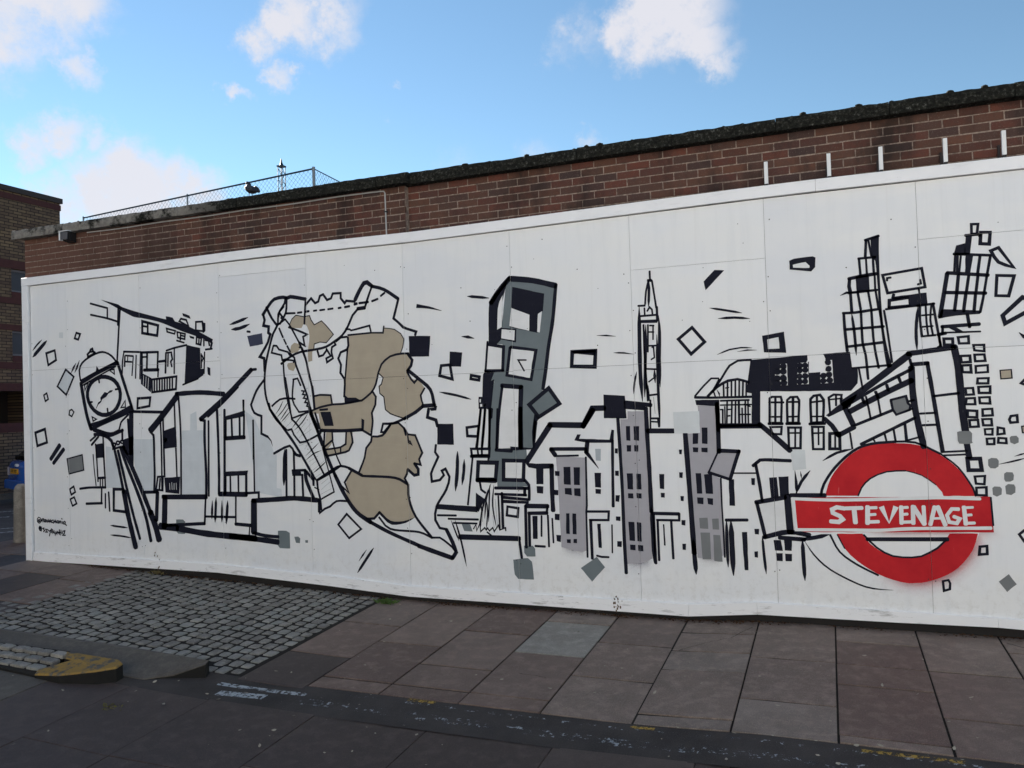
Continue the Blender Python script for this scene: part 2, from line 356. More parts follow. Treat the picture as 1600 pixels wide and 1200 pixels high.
# raised kerb ends
def top_solid(name, pts, mats, parent=None, skirt=.05, bev=.005):
    bm = bmesh.new(); n = len(pts)
    a = [bm.verts.new((x, y, gz(x, y)+h)) for x, y, h in pts]; b = [bm.verts.new((x, y, gz(x, y)-skirt)) for x, y, h in pts]
    ft = bm.faces.new(a); fs = [bm.faces.new((b[i], b[(i+1)%n], a[(i+1)%n], a[i])) for i in range(n)]
    for f in fs: f.material_index = 1
    if bev: bmesh.ops.bevel(bm, geom=list(ft.edges), offset=bev, segments=3, affect='EDGES', profile=.5, material=0)
    return bm_obj(name, bm, mats, parent, smooth=False)
M_KERB_SIDE = simple('dark_kerb_face', (.010,.0095,.009), .9, .4, 25, .4)  # near-black kerb side faces, much darker than the tops
M_KERB_YEL = None
def yellow_kerb():
    m = Mat('worn_yellow_kerb_paint', .85, .3); k = m.noise(11, 7, .75); f = m.noise(70, 5, .7)
    st = m.ramp(m.noise(14, 6, .7), [(.3, (.06,.056,.052)), (.7, (.12,.112,.10))])
    y = m.mix(f, (.20,.125,.033), (.32,.20,.055)); m.col(m.mix(m.rng(k, .43, .50), st, y)).bump(f, .4, .004); return m.m
M_KERB_YEL = yellow_kerb()
kr = tag(empty('dropped_kerb', (4.1,-2.35, gz(4.1,-2.35))), 'concrete dropped kerb ramp ending in a dark raised edge beside the setts', 'kerb')
inv = Matrix.Translation(-kr.location)
def to_parent(o, p): o.parent = p; o.matrix_parent_inverse = Matrix.Translation(-Vector(p.location))
o = top_solid('ramp', [(4.32,-2.385,.105),(4.27,-2.29,.10),(4.05,-2.20,.04),(3.2,-2.13,.035),(1.5,-2.16,.03),(.6,-2.2,.03),(.9,-2.5,.03),(2.2,-2.50,.03),(3.3,-2.62,.01),(3.88,-2.585,.003),(4.08,-2.48,.02)], [M_CONC, M_KERB_SIDE]); to_parent(o, kr)
ky = tag(empty('yellow_kerb_end', (3.4,-2.7, gz(3.4,-2.7))), 'rounded kerb end with worn yellow paint and a dark face', 'kerb')
o = top_solid('kerb_stone', [(3.71,-2.69,.115),(3.69,-2.61,.118),(3.60,-2.56,.118),(2.98,-2.53,.10),(3.06,-2.62,.092),(3.22,-2.64,.092),(2.98,-2.80,.045),(3.02,-2.86,.035),(3.30,-2.87,.07),(3.60,-2.78,.108)], [M_KERB_YEL, M_KERB_SIDE], bev=.016); to_parent(o, ky)
o = top_solid('stone_bed', [(2.98,-2.50,.085),(2.0,-2.50,.06),(1.2,-2.5,.05),(1.6,-2.82,.02),(2.5,-2.83,.02),(3.0,-2.85,.012)], [M_JOINT, M_KERB_SIDE], bev=0); to_parent(o, ky)
for r_ in range(3):
    x = 1.75 + r_*.05
    while x < 2.93:
        ln = rq.uniform(.14, .19); cy = -2.56 - r_*.095
        h = (.085 - (2.98-x)*.02)*(1-r_*.28)
        bm = bmesh.new(); sett_geo(bm, x+ln/2, cy, ln/2-.007, .042, rq, h+.006); to_parent(bm_obj('sett', bm, M_SETT, None), ky); x += ln

# worn road paint
def paint_mat(name, c, lo, hi):
    m = Mat(name, .7, .3); k = m.noise(24, 7, .75); k2 = m.noise(4.0, 3, .5)
    m.col(m.mix(k, tuple(v*.7 for v in c), c)); a = m.n('ShaderNodeMath', operation='MULTIPLY'); m.l(m.rng(k, lo, hi), a.inputs[0]); m.l(m.rng(k2, .36, .46), a.inputs[1]); m.alpha(a.outputs[0]); return m.m
M_PW = paint_mat('worn_white_road_paint', (.36,.40,.43), .56, .60); M_PW2 = paint_mat('patchy_white_road_paint', (.40,.44,.47), .45, .50); M_PY = paint_mat('worn_yellow_road_paint', (.40,.26,.05), .50, .55)
def strip(name, pts, w, mat, label, lift=.004):
    vs = []; fs = []
    for i, (x, y) in enumerate(pts):
        vs += [(x, y-w/2, gz(x, y-w/2)+lift), (x, y+w/2, gz(x, y+w/2)+lift)]
        if i: fs.append((2*i-2, 2*i, 2*i+1, 2*i-1))
    me = bpy.data.meshes.new(name); me.from_pydata(vs, [], fs); return tag(link(name, me, mat), label, 'road marking', kind='structure')
def dens_(a, b, y0, y1, s=.2): return [(a+(b-a)*t, y0+(y1-y0)*t) for t in [i/max(1,int((b-a)/s)) for i in range(max(1,int((b-a)/s))+1)]]
strip('road_marking', dens_(4.5, 5.3, -2.445, -2.42), .055, M_PW2, 'thin broken white line on the asphalt strip by the setts', .0)
strip('road_marking', dens_(4.62, 5.02, -2.59, -2.54), .085, M_PW2, 'short solid white bar on the asphalt strip by the setts', .0)
strip('road_marking', dens_(5.3, 9.9, -2.53, -2.56), .10, M_PW, 'long faded white line along the asphalt strip', .0)
strip('road_marking', dens_(5.6, 9.9, -2.345, -2.36), .035, M_PW, 'thin faded white line beside the paving slabs', .0)
for k, (a, b, y) in enumerate(((6.10,6.32,-2.30),(7.74,7.90,-2.31),(9.12,9.66,-2.33))):
    strip('road_marking', dens_(a, b, y, y), .04, paint_mat('yellow_line_remnant', (.42,.27,.05), .47, .53), ['small yellow paint dash beside the dark brown slabs','short blunt yellow paint dash between two slabs','long flaking yellow paint dash at the slab edge'][k], .001)

# hairline cracks across two slabs
def crack(pts, w=.0035):
    vs = []; fs = []; k = 0
    for (x0, y0), (x1, y1) in zip(pts, pts[1:]):
        for s in range(6): k += 1; t = s/6; x = x0+(x1-x0)*t; y = y0+(y1-y0)*t + rs.uniform(-.008,.008); vs += [(x-w, y, gz(x, y)+.004), (x+w, y+w, gz(x, y)+.004)]
    fs = [(2*i, 2*i+1, 2*i+3, 2*i+2) for i in range(k-1)]
    me = bpy.data.meshes.new('crack'); me.from_pydata(vs, [], fs); link('crack', me, M_JOINT, pave)
crack([(7.80,-.82),(7.98,-.62),(8.18,-.46),(8.36,-.10)]); crack([(10.25,-.15),(10.45,-.30),(10.8,-.36)]); crack([(6.52,-1.7),(6.7,-1.62),(6.98,-1.66)])
# ------------------------------------------------------------------ brick building with parapet
bld = tag(empty('brick_building', (4.9, .3, gz(4.9, 0))), 'low flat-roofed brown brick building with mossy concrete coping behind the mural boards', 'building')
XL, XM, XR = -.78, 4.91, 13.6
YL, YR = .045, .115
def bpart(o): to_parent(o, bld); return o
bpart(box('wall', XL, XM, YL, .34, -.3, 4.28, M_MORTAR)); bpart(box('wall', XM, XR, YR, .34, -.3, 4.279, M_MORTAR))
bpart(box('side_wall', XL, XL+.3, .34, 9, -.3, 4.27, M_MORTAR)); bpart(box('side_wall', XR-.3, XR, .34, 9, -.3, 4.27, M_MORTAR)); bpart(box('rear_wall', XL+.3, XR-.3, 8.7, 9, -.3, 4.27, M_MORTAR))
bpart(box('roof', XL+.3, XR-.3, .34, 8.7, 3.9, 4.18, simple('roofing_felt', (.08,.08,.085), .9)))
# bricks: stretcher bond, every one that shows above the boards
def brick_mesh(l, seed):
    r = random.Random(seed); bm = bmesh.new(); add_box(bm, 0, l, -.0055, .02, 0, .0640, 0)
    bmesh.ops.bevel(bm, geom=[e for e in bm.edges if all(v.co.y < 0 for v in e.verts)], offset=.0025, segments=1, affect='EDGES')
    for v in bm.verts:
        if v.co.y < .01: v.co += Vector((r.uniform(-.0018,.0018), r.uniform(-.0012,.0012), r.uniform(-.0016,.0016)))
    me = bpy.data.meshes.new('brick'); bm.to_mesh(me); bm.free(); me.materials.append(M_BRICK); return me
BM = {}
def bmesh_for(l, k):
    key = (round(l*200)/200, k)
    if key not in BM: BM[key] = brick_mesh(key[0], hash(key) % 1000)
    return BM[key]
rb = random.Random(21); bricks = []
for sec, (a, b, yf) in enumerate(((XL, XM, YL), (XM+.002, 11.4, YR))):
    for row in range(7):
        z = 4.281 - .0635 - row*.0752
        x = a + (.105 if row % 2 else .0) + (.03 if sec else 0); first = True
        if row % 2 or sec: bricks.append((a+.002, x-.010-a-.002, yf, z)) if x-a > .03 else None
        while x < b-.02:
            l = min(.2155 + rb.uniform(-.003,.003), b-x-.001)
            if l > .03: bricks.append((x, l, yf, z))
            x += l + .0095
bricks.sort(key=lambda q: -q[0])
def put_brick(q, k): 
    o = bpy.data.objects.new('brick', bmesh_for(max(q[1], .03), k % 6)); C.objects.link(o)
    o.location = (q[0], q[2]+rb.uniform(-.0015,.0015), q[3]+rb.uniform(-.0012,.0012)); o.rotation_euler = (rb.uniform(-.01,.01), rb.uniform(-.006,.006), rb.uniform(-.008,.008)); return o
vis = [q for q in bricks if q[0] < 10.95]; hid = [q for q in bricks if q[0] >= 10.95]
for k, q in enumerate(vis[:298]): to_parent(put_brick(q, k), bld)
bm = bmesh.new()
for k, q in enumerate(vis[298:] + hid):
    t = bmesh.new(); t.from_mesh(bmesh_for(max(q[1], .03), k % 6)); t.transform(Matrix.Translation((q[0], q[2], q[3])))
    tm = bpy.data.meshes.new('tmp'); t.to_mesh(tm); t.free(); bm.from_mesh(tm); bpy.data.meshes.remove(tm)
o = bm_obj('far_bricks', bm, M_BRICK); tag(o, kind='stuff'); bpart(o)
# coping stones with moss
def coping(x0, x1, y0, y1, z0, z1, seed):
    bm = bmesh.new(); n = max(2, int((x1-x0)/.03)); r = random.Random(seed); ringz = []
    sec = [(y0, z0), (y0-.002, (z0*2+z1)/3), (y0-.002, (z0+z1*2)/3), (y0+.008, z1-.006), (y0+.03, z1), (y1, z1), (y1, z0)]
    for i in range(n+1):
        x = x0+(x1-x0)*i/n; e = .0045
        ringz.append([bm.verts.new((x, y + (noise.noise((x*9, y*7, z*11+seed))*e*2 if y < y1 else 0), z + noise.noise((x*12, z*9, seed))*e*(1.6 if z > z0 else .6))) for y, z in sec])
    m = len(sec)
    for i in range(n):
        for k in range(m): bm.faces.new((ringz[i][k], ringz[i][(k+1)%m], ringz[i+1][(k+1)%m], ringz[i+1][k]))
    bm.faces.new(list(reversed(ringz[0]))); bm.faces.new(ringz[-1]); bmesh.ops.recalc_face_normals(bm, faces=bm.faces)
    return bpart(bm_obj('coping_stone', bm, M_COPING, smooth=False))
x = -.90; k = 0
while x < 4.9:
    l = min(.92, 4.99-x); coping(x, x+l-.006, -.055+rb.uniform(-.004,.004), .345, 4.284+rb.uniform(-.003,.003), 4.402+rb.uniform(-.004,.004), k); x += l; k += 1
x = 4.99
while x < 12:
    l = .92; coping(x, x+l-.006, .01+rb.uniform(-.004,.004), .345, 4.284+rb.uniform(-.003,.003), 4.405+rb.uniform(-.004,.004), k); x += l; k += 1
bm = bmesh.new(); rm = random.Random(4)
def lump(bm, c, sx, sy, sz):
    t = bmesh.ops.create_icosphere(bm, subdivisions=2, radius=1)
    for v in t['verts']:
        d = 1 + .35*noise.noise(v.co*2.2 + Vector(c)*7); v.co = Vector((v.co.x*sx*d, v.co.y*sy*d, v.co.z*sz*d)) + Vector(c)
for i in range(110):
    x = rm.uniform(-.8, 11.2)
    if x < 2.2 and rm.random() < .6: continue
    s = rm.choice([.007,.009,.011,.014]) ; y0 = -.03 if x < 4.95 else .035
    lump(bm, (x, y0+rm.uniform(0,.06), 4.402), s*rm.uniform(1,2.2), s*1.2, s*.7)
for x in (5.62, 6.3, 6.92, 7.05, 8.9, 9.35, 10.05, 10.3): lump(bm, (x, .04, 4.405), .032*rm.uniform(.7,1.2), .03, .018)
o = bm_obj('moss', bm, simple('dark_moss', (.009,.010,.007), .95, .4, 40, .6)); tag(o, kind='stuff'); bpart(o)
# cable along the coping, dropping to the boards
bm = bmesh.new(); add_tube(bm, [(.35, YL-.014, 4.262)] + [(t, YL-.014, 4.258+.004*math.sin(t*5)) for t in frange(.6, 4.60, .25)] + [(4.66, YL-.014, 4.25), (4.675, YL-.014, 4.23), (4.682, YL-.014, 3.70)], .0075, 6)
o = tag(bm_obj('conduit', bm, simple('grey_conduit', (.42,.42,.42), .5)), 'thin pale grey conduit under the coping dropping down to the boards', 'conduit')
bm = bmesh.new(); add_box(bm, 4.662, 4.702, YL-.024, YL+.002, 4.02, 4.034)
bm_obj('clip', bm, M_DARK).parent = o
# floodlight under the coping
fl = tag(empty('floodlight', (.10, -.045, 4.215)), 'small white-cased security floodlight fixed under the coping', 'light')
bm = bmesh.new()
add_prism(bm, [(-.10,-.06),(-.07,.09),(.09,.09),(.10,-.06)], -.07, .075)
for v in bm.verts:
    if v.co.z < 0 and v.co.y < 0: v.co.y += .045; v.co.z += .02
o = bm_obj('housing', bm, M_DARK); o.parent = fl
bm = bmesh.new(); add_prism(bm, [(-.116,-.075),(-.082,.09),(-.072,.09),(-.104,-.07)], -.05, .085); bm_obj('side_cheek', bm, M_WHITE_METAL, fl)
bm = bmesh.new(); add_prism(bm, [(-.116,-.078),(-.08,.09),(.09,.09),(.104,-.078)], .078, .088); bm_obj('hood', bm, M_WHITE_METAL, fl)
bm = bmesh.new(); add_box(bm, -.085, .085, -.072, -.062, -.045, .065); bm_obj('lens', bm, simple('grey_glass', (.10,.10,.11), .2), fl)
bm = bmesh.new(); add_box(bm, -.03, .03, .085, .118, -.03, .03); bm_obj('wall_bracket', bm, M_DARK, fl)
fl.scale = (.72, .78, .85)
# white upright brackets above the boards
labs = ['white upright bracket above the boards, beside the spire tower panel','white upright bracket above the boards, second along from the spire tower','white upright bracket above the boards, middle one of the five','white upright bracket above the boards, second from the open end','white upright bracket above the boards, at the open end of the row']
for (x, lab) in zip((8.575, 9.095, 9.505, 9.99, 10.41), labs):
    e = tag(empty('wall_bracket', (x, .02, 3.80)), lab, 'bracket', 'white brackets above the boards')
    bm = bmesh.new(); add_box(bm, -.016, .016, -.04, -.012, .018, .215, .002); bm_obj('upright', bm, M_WHITE_METAL, e)
    bm = bmesh.new(); add_box(bm, -.013, .013, -.038, .085, -.012, .017); bm_obj('arm', bm, M_DARK, e)
    bm = bmesh.new(); add_box(bm, -.028, -.008, .070, .090, -.0, .13); bm_obj('fixing_plate', bm, simple('dark_plate', (.035,.028,.028), .8), e)  # dark plate against the wall, left of the upright
# ------------------------------------------------------------------ roof fence, mast, pigeon
rf = tag(empty('roof_fence', (3.52, .40, 4.18)), 'chain-link guard fence with blue-grey rail on the flat roof', 'fence')
A, B_, D_ = Vector((3.52,.40,4.745)), Vector((-.72,.90,4.745)), Vector((3.40,1.9,4.745))
def rpart(bm, name, mat): o = bm_obj(name, bm, mat); to_parent(o, rf); return o
bm = bmesh.new(); add_tube(bm, [A, B_], .011, 8); rpart(bm, 'top_rail', M_BLUE_METAL)
bm = bmesh.new(); add_tube(bm, [A, D_], .006, 6); rpart(bm, 'top_wire', M_BLUE_METAL)
for p in (A, B_, D_, A.lerp(B_, .5)):
    bm = bmesh.new(); add_tube(bm, [Vector((p.x, p.y, 4.18)), Vector((p.x, p.y, p.z+.02))], .018 if p is A else .010, 8); rpart(bm, 'post', M_GREY_METAL)
def chain(P, Q, h, name):
    L = (Q-P).length; d = (Q-P).normalized(); s = .065; bm = bmesh.new(); nn = int((L+h)/s)
    for sg in (1, -1):
        for i in range(-int(h/s), nn+1):
            pts = []
            x0 = i*s; x1 = x0 + h; 
            a, b = max(x0, 0), min(x1, L)
            if b-a < .01: continue
            za, zb = (a-x0), (b-x0)
            if sg < 0: za, zb = h-za, h-zb
            add_tube(bm, [P + d*a + Vector((0,0,za-h)), P + d*b + Vector((0,0,zb-h))], .0016, 3, False)
    o = rpart(bm, name, M_BLUE_METAL); tag(o, kind='stuff')
chain(A, B_, .50, 'wire_mesh'); chain(A, D_, .50, 'wire_mesh')
mast = tag(empty('lattice_mast', (-41.9, 60, 0)), 'slim blue-grey lattice mast rising far behind the roof fence', 'mast')
bm = bmesh.new(); w = .26
for sx in (-w, w):
    for sy in (-w, w): add_tube(bm, [(sx, sy, 0), (sx, sy, 26.6)], .05, 4)
bm_obj('mast_leg_frame', bm, M_BLUE_METAL, mast)
bm = bmesh.new(); z = 0
while z < 26.2:
    for sy in (-w, w): add_tube(bm, [(-w, sy, z), (w, sy, z+.55)], .028, 3, False); add_tube(bm, [(w, sy, z+.55), (-w, sy, z+1.1)], .028, 3, False)
    for sx in (-w, w): add_tube(bm, [(sx, -w, z), (sx, w, z+.55)], .028, 3, False); add_tube(bm, [(sx, w, z+.55), (sx, -w, z+1.1)], .028, 3, False)
    z += 1.1
bm_obj('bracing', bm, M_BLUE_METAL, mast)
bm = bmesh.new(); add_box(bm, -.34, .34, -.34, .34, 26.55, 26.68); add_tube(bm, [(0,0,26.6),(0,0,26.95),(0,0,27.4)], [.3,.12,.04], 6); bm_obj('mast_head', bm, M_BLUE_METAL, mast)
# pigeon: body one loft from tail to beak
bm = bmesh.new()
sta = [(-.21,.0,.045,.012,.006),(-.17,.0,.05,.026,.012),(-.12,.0,.065,.042,.030),(-.06,.0,.085,.058,.052),(0,.0,.105,.066,.064),(.045,.0,.125,.060,.062),(.075,.0,.155,.044,.048),(.085,.0,.185,.031,.034),(.093,.0,.212,.029,.030),(.108,.0,.226,.026,.024),(.125,.0,.224,.014,.013),(.135,.0,.220,.006,.005),(.152,.0,.214,.002,.002)]
rings = []
for i, (x, y, z, ry, rz) in enumerate(sta):
    p, q = sta[max(i-1, 0)], sta[min(i+1, len(sta)-1)]; t = Vector((q[0]-p[0], 0, q[2]-p[2])).normalized(); nrm = Vector((-t.z, 0, t.x))
    rings.append([bm.verts.new(Vector((x, y, z)) + Vector((0, 1, 0))*ry*math.cos(a) + nrm*rz*math.sin(a)) for a in [k*2*math.pi/10 for k in range(10)]])
for i in range(len(rings)-1):
    for k in range(10): bm.faces.new((rings[i][k], rings[i][(k+1)%10], rings[i+1][(k+1)%10], rings[i+1][k]))
bm.faces.new(list(reversed(rings[0]))); bm.faces.new(rings[-1]); bmesh.ops.recalc_face_normals(bm, faces=bm.faces)
pg = empty('pigeon', (2.90, .05, 4.405), R(158)); tag(pg, 'dark pigeon sitting hunched on the mossy coping', 'bird')
for v in bm.verts: v.co = Vector((v.co.x*.66, v.co.y*1.1, v.co.z*.80 if v.co.z > .13 else v.co.z*.95))
pb = bm_obj('body', bm, simple('dark_feather', (.022,.022,.028), .7, .3, 60), pg, smooth=True)
for sy in (-1, 1):
    bm = bmesh.new(); add_tube(bm, [(0, .022*sy, .06), (.005, .022*sy, .004), (.035, .026*sy, .004)], .004, 5); bm_obj('leg', bm, simple('pink_leg', (.20,.07,.06), .6), pg)
    bm = bmesh.new(); t = bmesh.ops.create_uvsphere(bm, u_segments=10, v_segments=6, radius=1)
    for v in t['verts']: v.co = Vector(((v.co.x*.105-.06)*.68, v.co.y*.012+.050*sy, v.co.z*.036+.092+v.co.x*.035))
    bm_obj('wing', bm, simple('grey_feather', (.035,.037,.045), .7, .3, 60), pg, smooth=True)

# ------------------------------------------------------------------ mural boards
H = tag(empty('mural_hoarding', (4.9, .02, gz(4.9, 0))), 'long white painted board hoarding covered with a black line city mural and red roundel', 'hoarding')
def hp(o): to_parent(o, H); return o
XS = [1.22*k for k in range(10)]
hp(box('backing', -.70, 11.9, .016, .040, -.25, 3.74, M_VOID))
GAP = .0014
cols = [(-.640, 0, [2.55]), (0, 1.22, [2.55]), (1.22, 2.44, [2.535]), (2.44, 3.66, [2.33, 3.51]), (3.66, 4.88, [2.255]), (4.88, 6.10, [2.255]), (6.10, 7.32, [2.265]), (7.32, 8.54, [2.27, 3.16]), (8.54, 9.76, [2.278]), (9.76, 10.98, [2.275, 3.20]), (10.98, 11.85, [2.28])]
btop = lambda x: 3.655
TB = [(-.76,.20,.085),(-.65,.20,.085),(2.34,.178,.078),(3.41,.135,.03),(3.91,.118,.005),(4.86,.06,-.05),(6.01,.058,-.052),(7.3,.055,-.058),(7.755,.052,-.060),(8.36,.108,-.002),(9.48,.10,.006),(10.22,.095,.018),(10.4,.09,.012),(11.9,.085,.0)]
def tb(x, k):
    for a, b in zip(TB, TB[1:]):
        if a[0] <= x <= b[0]:
            t = (x-a[0])/(b[0]-a[0]); return a[k]+(b[k]-a[k])*t
    return TB[-1][k]
TOP = [(-.76,3.765),(1.06,3.770),(2.55,3.785),(3.2,3.788),(4.98,3.765),(5.8,3.772),(8.3,3.800),(8.98,3.802),(10.52,3.792),(11.9,3.79)]
def topz(x):
    for a, b in zip(TOP, TOP[1:]):
        if a[0] <= x <= b[0]: return a[1]+(b[1]-a[1])*(x-a[0])/(b[0]-a[0])
    return TOP[-1][1]
rp = random.Random(17); PANELS = []
for a, b, zs in cols:
    e = [None] + zs + ['top']
    for i in range(len(e)-1):
        x0, x1 = a+GAP, b-GAP; z1 = (topz(x0)-.110, topz(x1)-.110) if e[i+1] == 'top' else (e[i+1]-GAP,)*2; dy = rp.uniform(-.0006, .0006)
        bm = bmesh.new()
        zl = (tb(x0, 1)-.03, tb(x1, 1)-.03) if e[i] is None else (e[i]+GAP, e[i]+GAP)
        q = [(x0, zl[0]), (x1, zl[1]), (x1, z1[1]), (x0, z1[0])]
        f = [bm.verts.new((x, dy, z)) for x, z in q]; bk = [bm.verts.new((x, .015, z)) for x, z in q]
        bm.faces.new(f); bm.faces.new(list(reversed(bk)))
        for k in range(4): bm.faces.new((f[(k+1)%4], f[k], bk[k], bk[(k+1)%4]))
        hp(bm_obj('panel', bm, M_BOARD))
# frame: rails butted end to end, some joints open
def rail(pts_top, pts_bot, y0, y1, mat, name):
    bm = bmesh.new(); R_ = []
    for (x, zt), (_, zb) in zip(pts_top, pts_bot): R_.append([bm.verts.new(p) for p in ((x, y0, zb), (x, y0-.001, zt-.003), (x, y0+.003, zt), (x, y1, zt), (x, y1, zb))])
    for i in range(len(R_)-1):
        for k in range(5): bm.faces.new((R_[i][k], R_[i][(k+1)%5], R_[i+1][(k+1)%5], R_[i+1][k]))
    bm.faces.new(list(reversed(R_[0]))); bm.faces.new(R_[-1]); bmesh.ops.recalc_face_normals(bm, faces=bm.faces); hp(bm_obj(name, bm, mat))
J = [-.76, 1.5, 3.86, 6.2, 8.98, 11.4, 11.9]
for a, b in zip(J, J[1:]):
    xs_ = sorted([a+.001, b-.001] + [t[0] for t in TOP if a+.01 < t[0] < b-.01])
    rail([(x, topz(x)) for x in xs_], [(x, topz(x)-.102) for x in xs_], -.034+rp.uniform(-.001,.001), .03, M_TRIM, 'top_rail')
J = [-.64, 2.05, 2.34, 4.86, 7.755, 8.36, 10.22, 11.9]
for a, b in zip(J, J[1:]):
    xs_ = sorted([a+.001, b-.001] + [t[0] for t in TB if a+.01 < t[0] < b-.01])
    rail([(x, tb(x, 1)) for x in xs_], [(x, tb(x, 2)) for x in xs_], -.022+rp.uniform(-.001,.001), .0, M_TRIM_DIRTY, 'bottom_rail')
bm = bmesh.new(); add_box(bm, -.76, -.655, -.032, .03, .085, 3.662, .002); hp(bm_obj('end_post', bm, M_TRIM))
# screws: small dark heads down the seams
bm = bmesh.new()
for a, b, zs in cols:
    for xx in (a+.022, b-.022):
        z = .35
        while z < 3.6:
            zz = z + rp.uniform(-.05,.05); z += rp.uniform(.28,.5)
            if rp.random() < .3: continue
            t = bmesh.ops.create_circle(bm, cap_ends=True, radius=.0055, segments=6, matrix=Matrix.Translation((xx+rp.uniform(-.006,.006), -.0042, zz)) @ Matrix.Rotation(R(90), 4, 'X'))
for k in range(26):
    t = bmesh.ops.create_circle(bm, cap_ends=True, radius=rp.choice((.004,.006)), segments=6, matrix=Matrix.Translation((rp.uniform(4, 10.9), -.0042, rp.uniform(2.4, 3.6))) @ Matrix.Rotation(R(90), 4, 'X'))
o = hp(bm_obj('screw_heads', bm, M_DARK)); tag(o, kind='stuff')

# ------------------------------------------------------------------ the painted mural: brush strokes and filled shapes on the boards
PAL = dict(ink=(.0095,.0105,.021), white=(.76,.765,.775), tan=(.42,.365,.285), slate=(.16,.19,.205), slate2=(.195,.205,.212), lilac=(.40,.39,.425), grey=(.42,.46,.50), mist=(.66,.69,.71), pale=(.62,.66,.70), red=(.54,.018,.026), navy=(.05,.056,.095))
def paint(name, c):
    m = Mat('mural_'+name, .65, .12); k = m.noise(5, 5, .6); st = m.noise(70, 4, .7, sc3=(1,1,.2))
    a = m.mix(m.rng(k, .25, .75), tuple(v*.92 for v in c), tuple(min(1, v*1.07) for v in c)); ro = m.noise(4.5, 4, .6, sc3=(.5,1,6)); a = m.mix(m.rng(ro, .55, .75, 0, .16), a, tuple(min(1, v*1.25+.02) for v in c))
    m.col(m.mix(m.rng(st, .62, .82, 0, .22), a, tuple(v*.55+.16 for v in c))); return m.m
def red_paint():
    m = Mat('mural_red', .6, .12); k = m.noise(2.2, 5, .62); s = m.noise(38, 5, .7, sc3=(1,1,.15))
    c = m.mix(m.rng(k, .32, .68), (.40,.011,.020), (.60,.024,.030)); c = m.mix(m.rng(s, .66, .72, 0, .5), c, (.66,.22,.22)); m.col(c); return m.m
PNAMES = list(PAL); PM = [red_paint() if n == 'red' else paint(n, c) for n, c in PAL.items()]
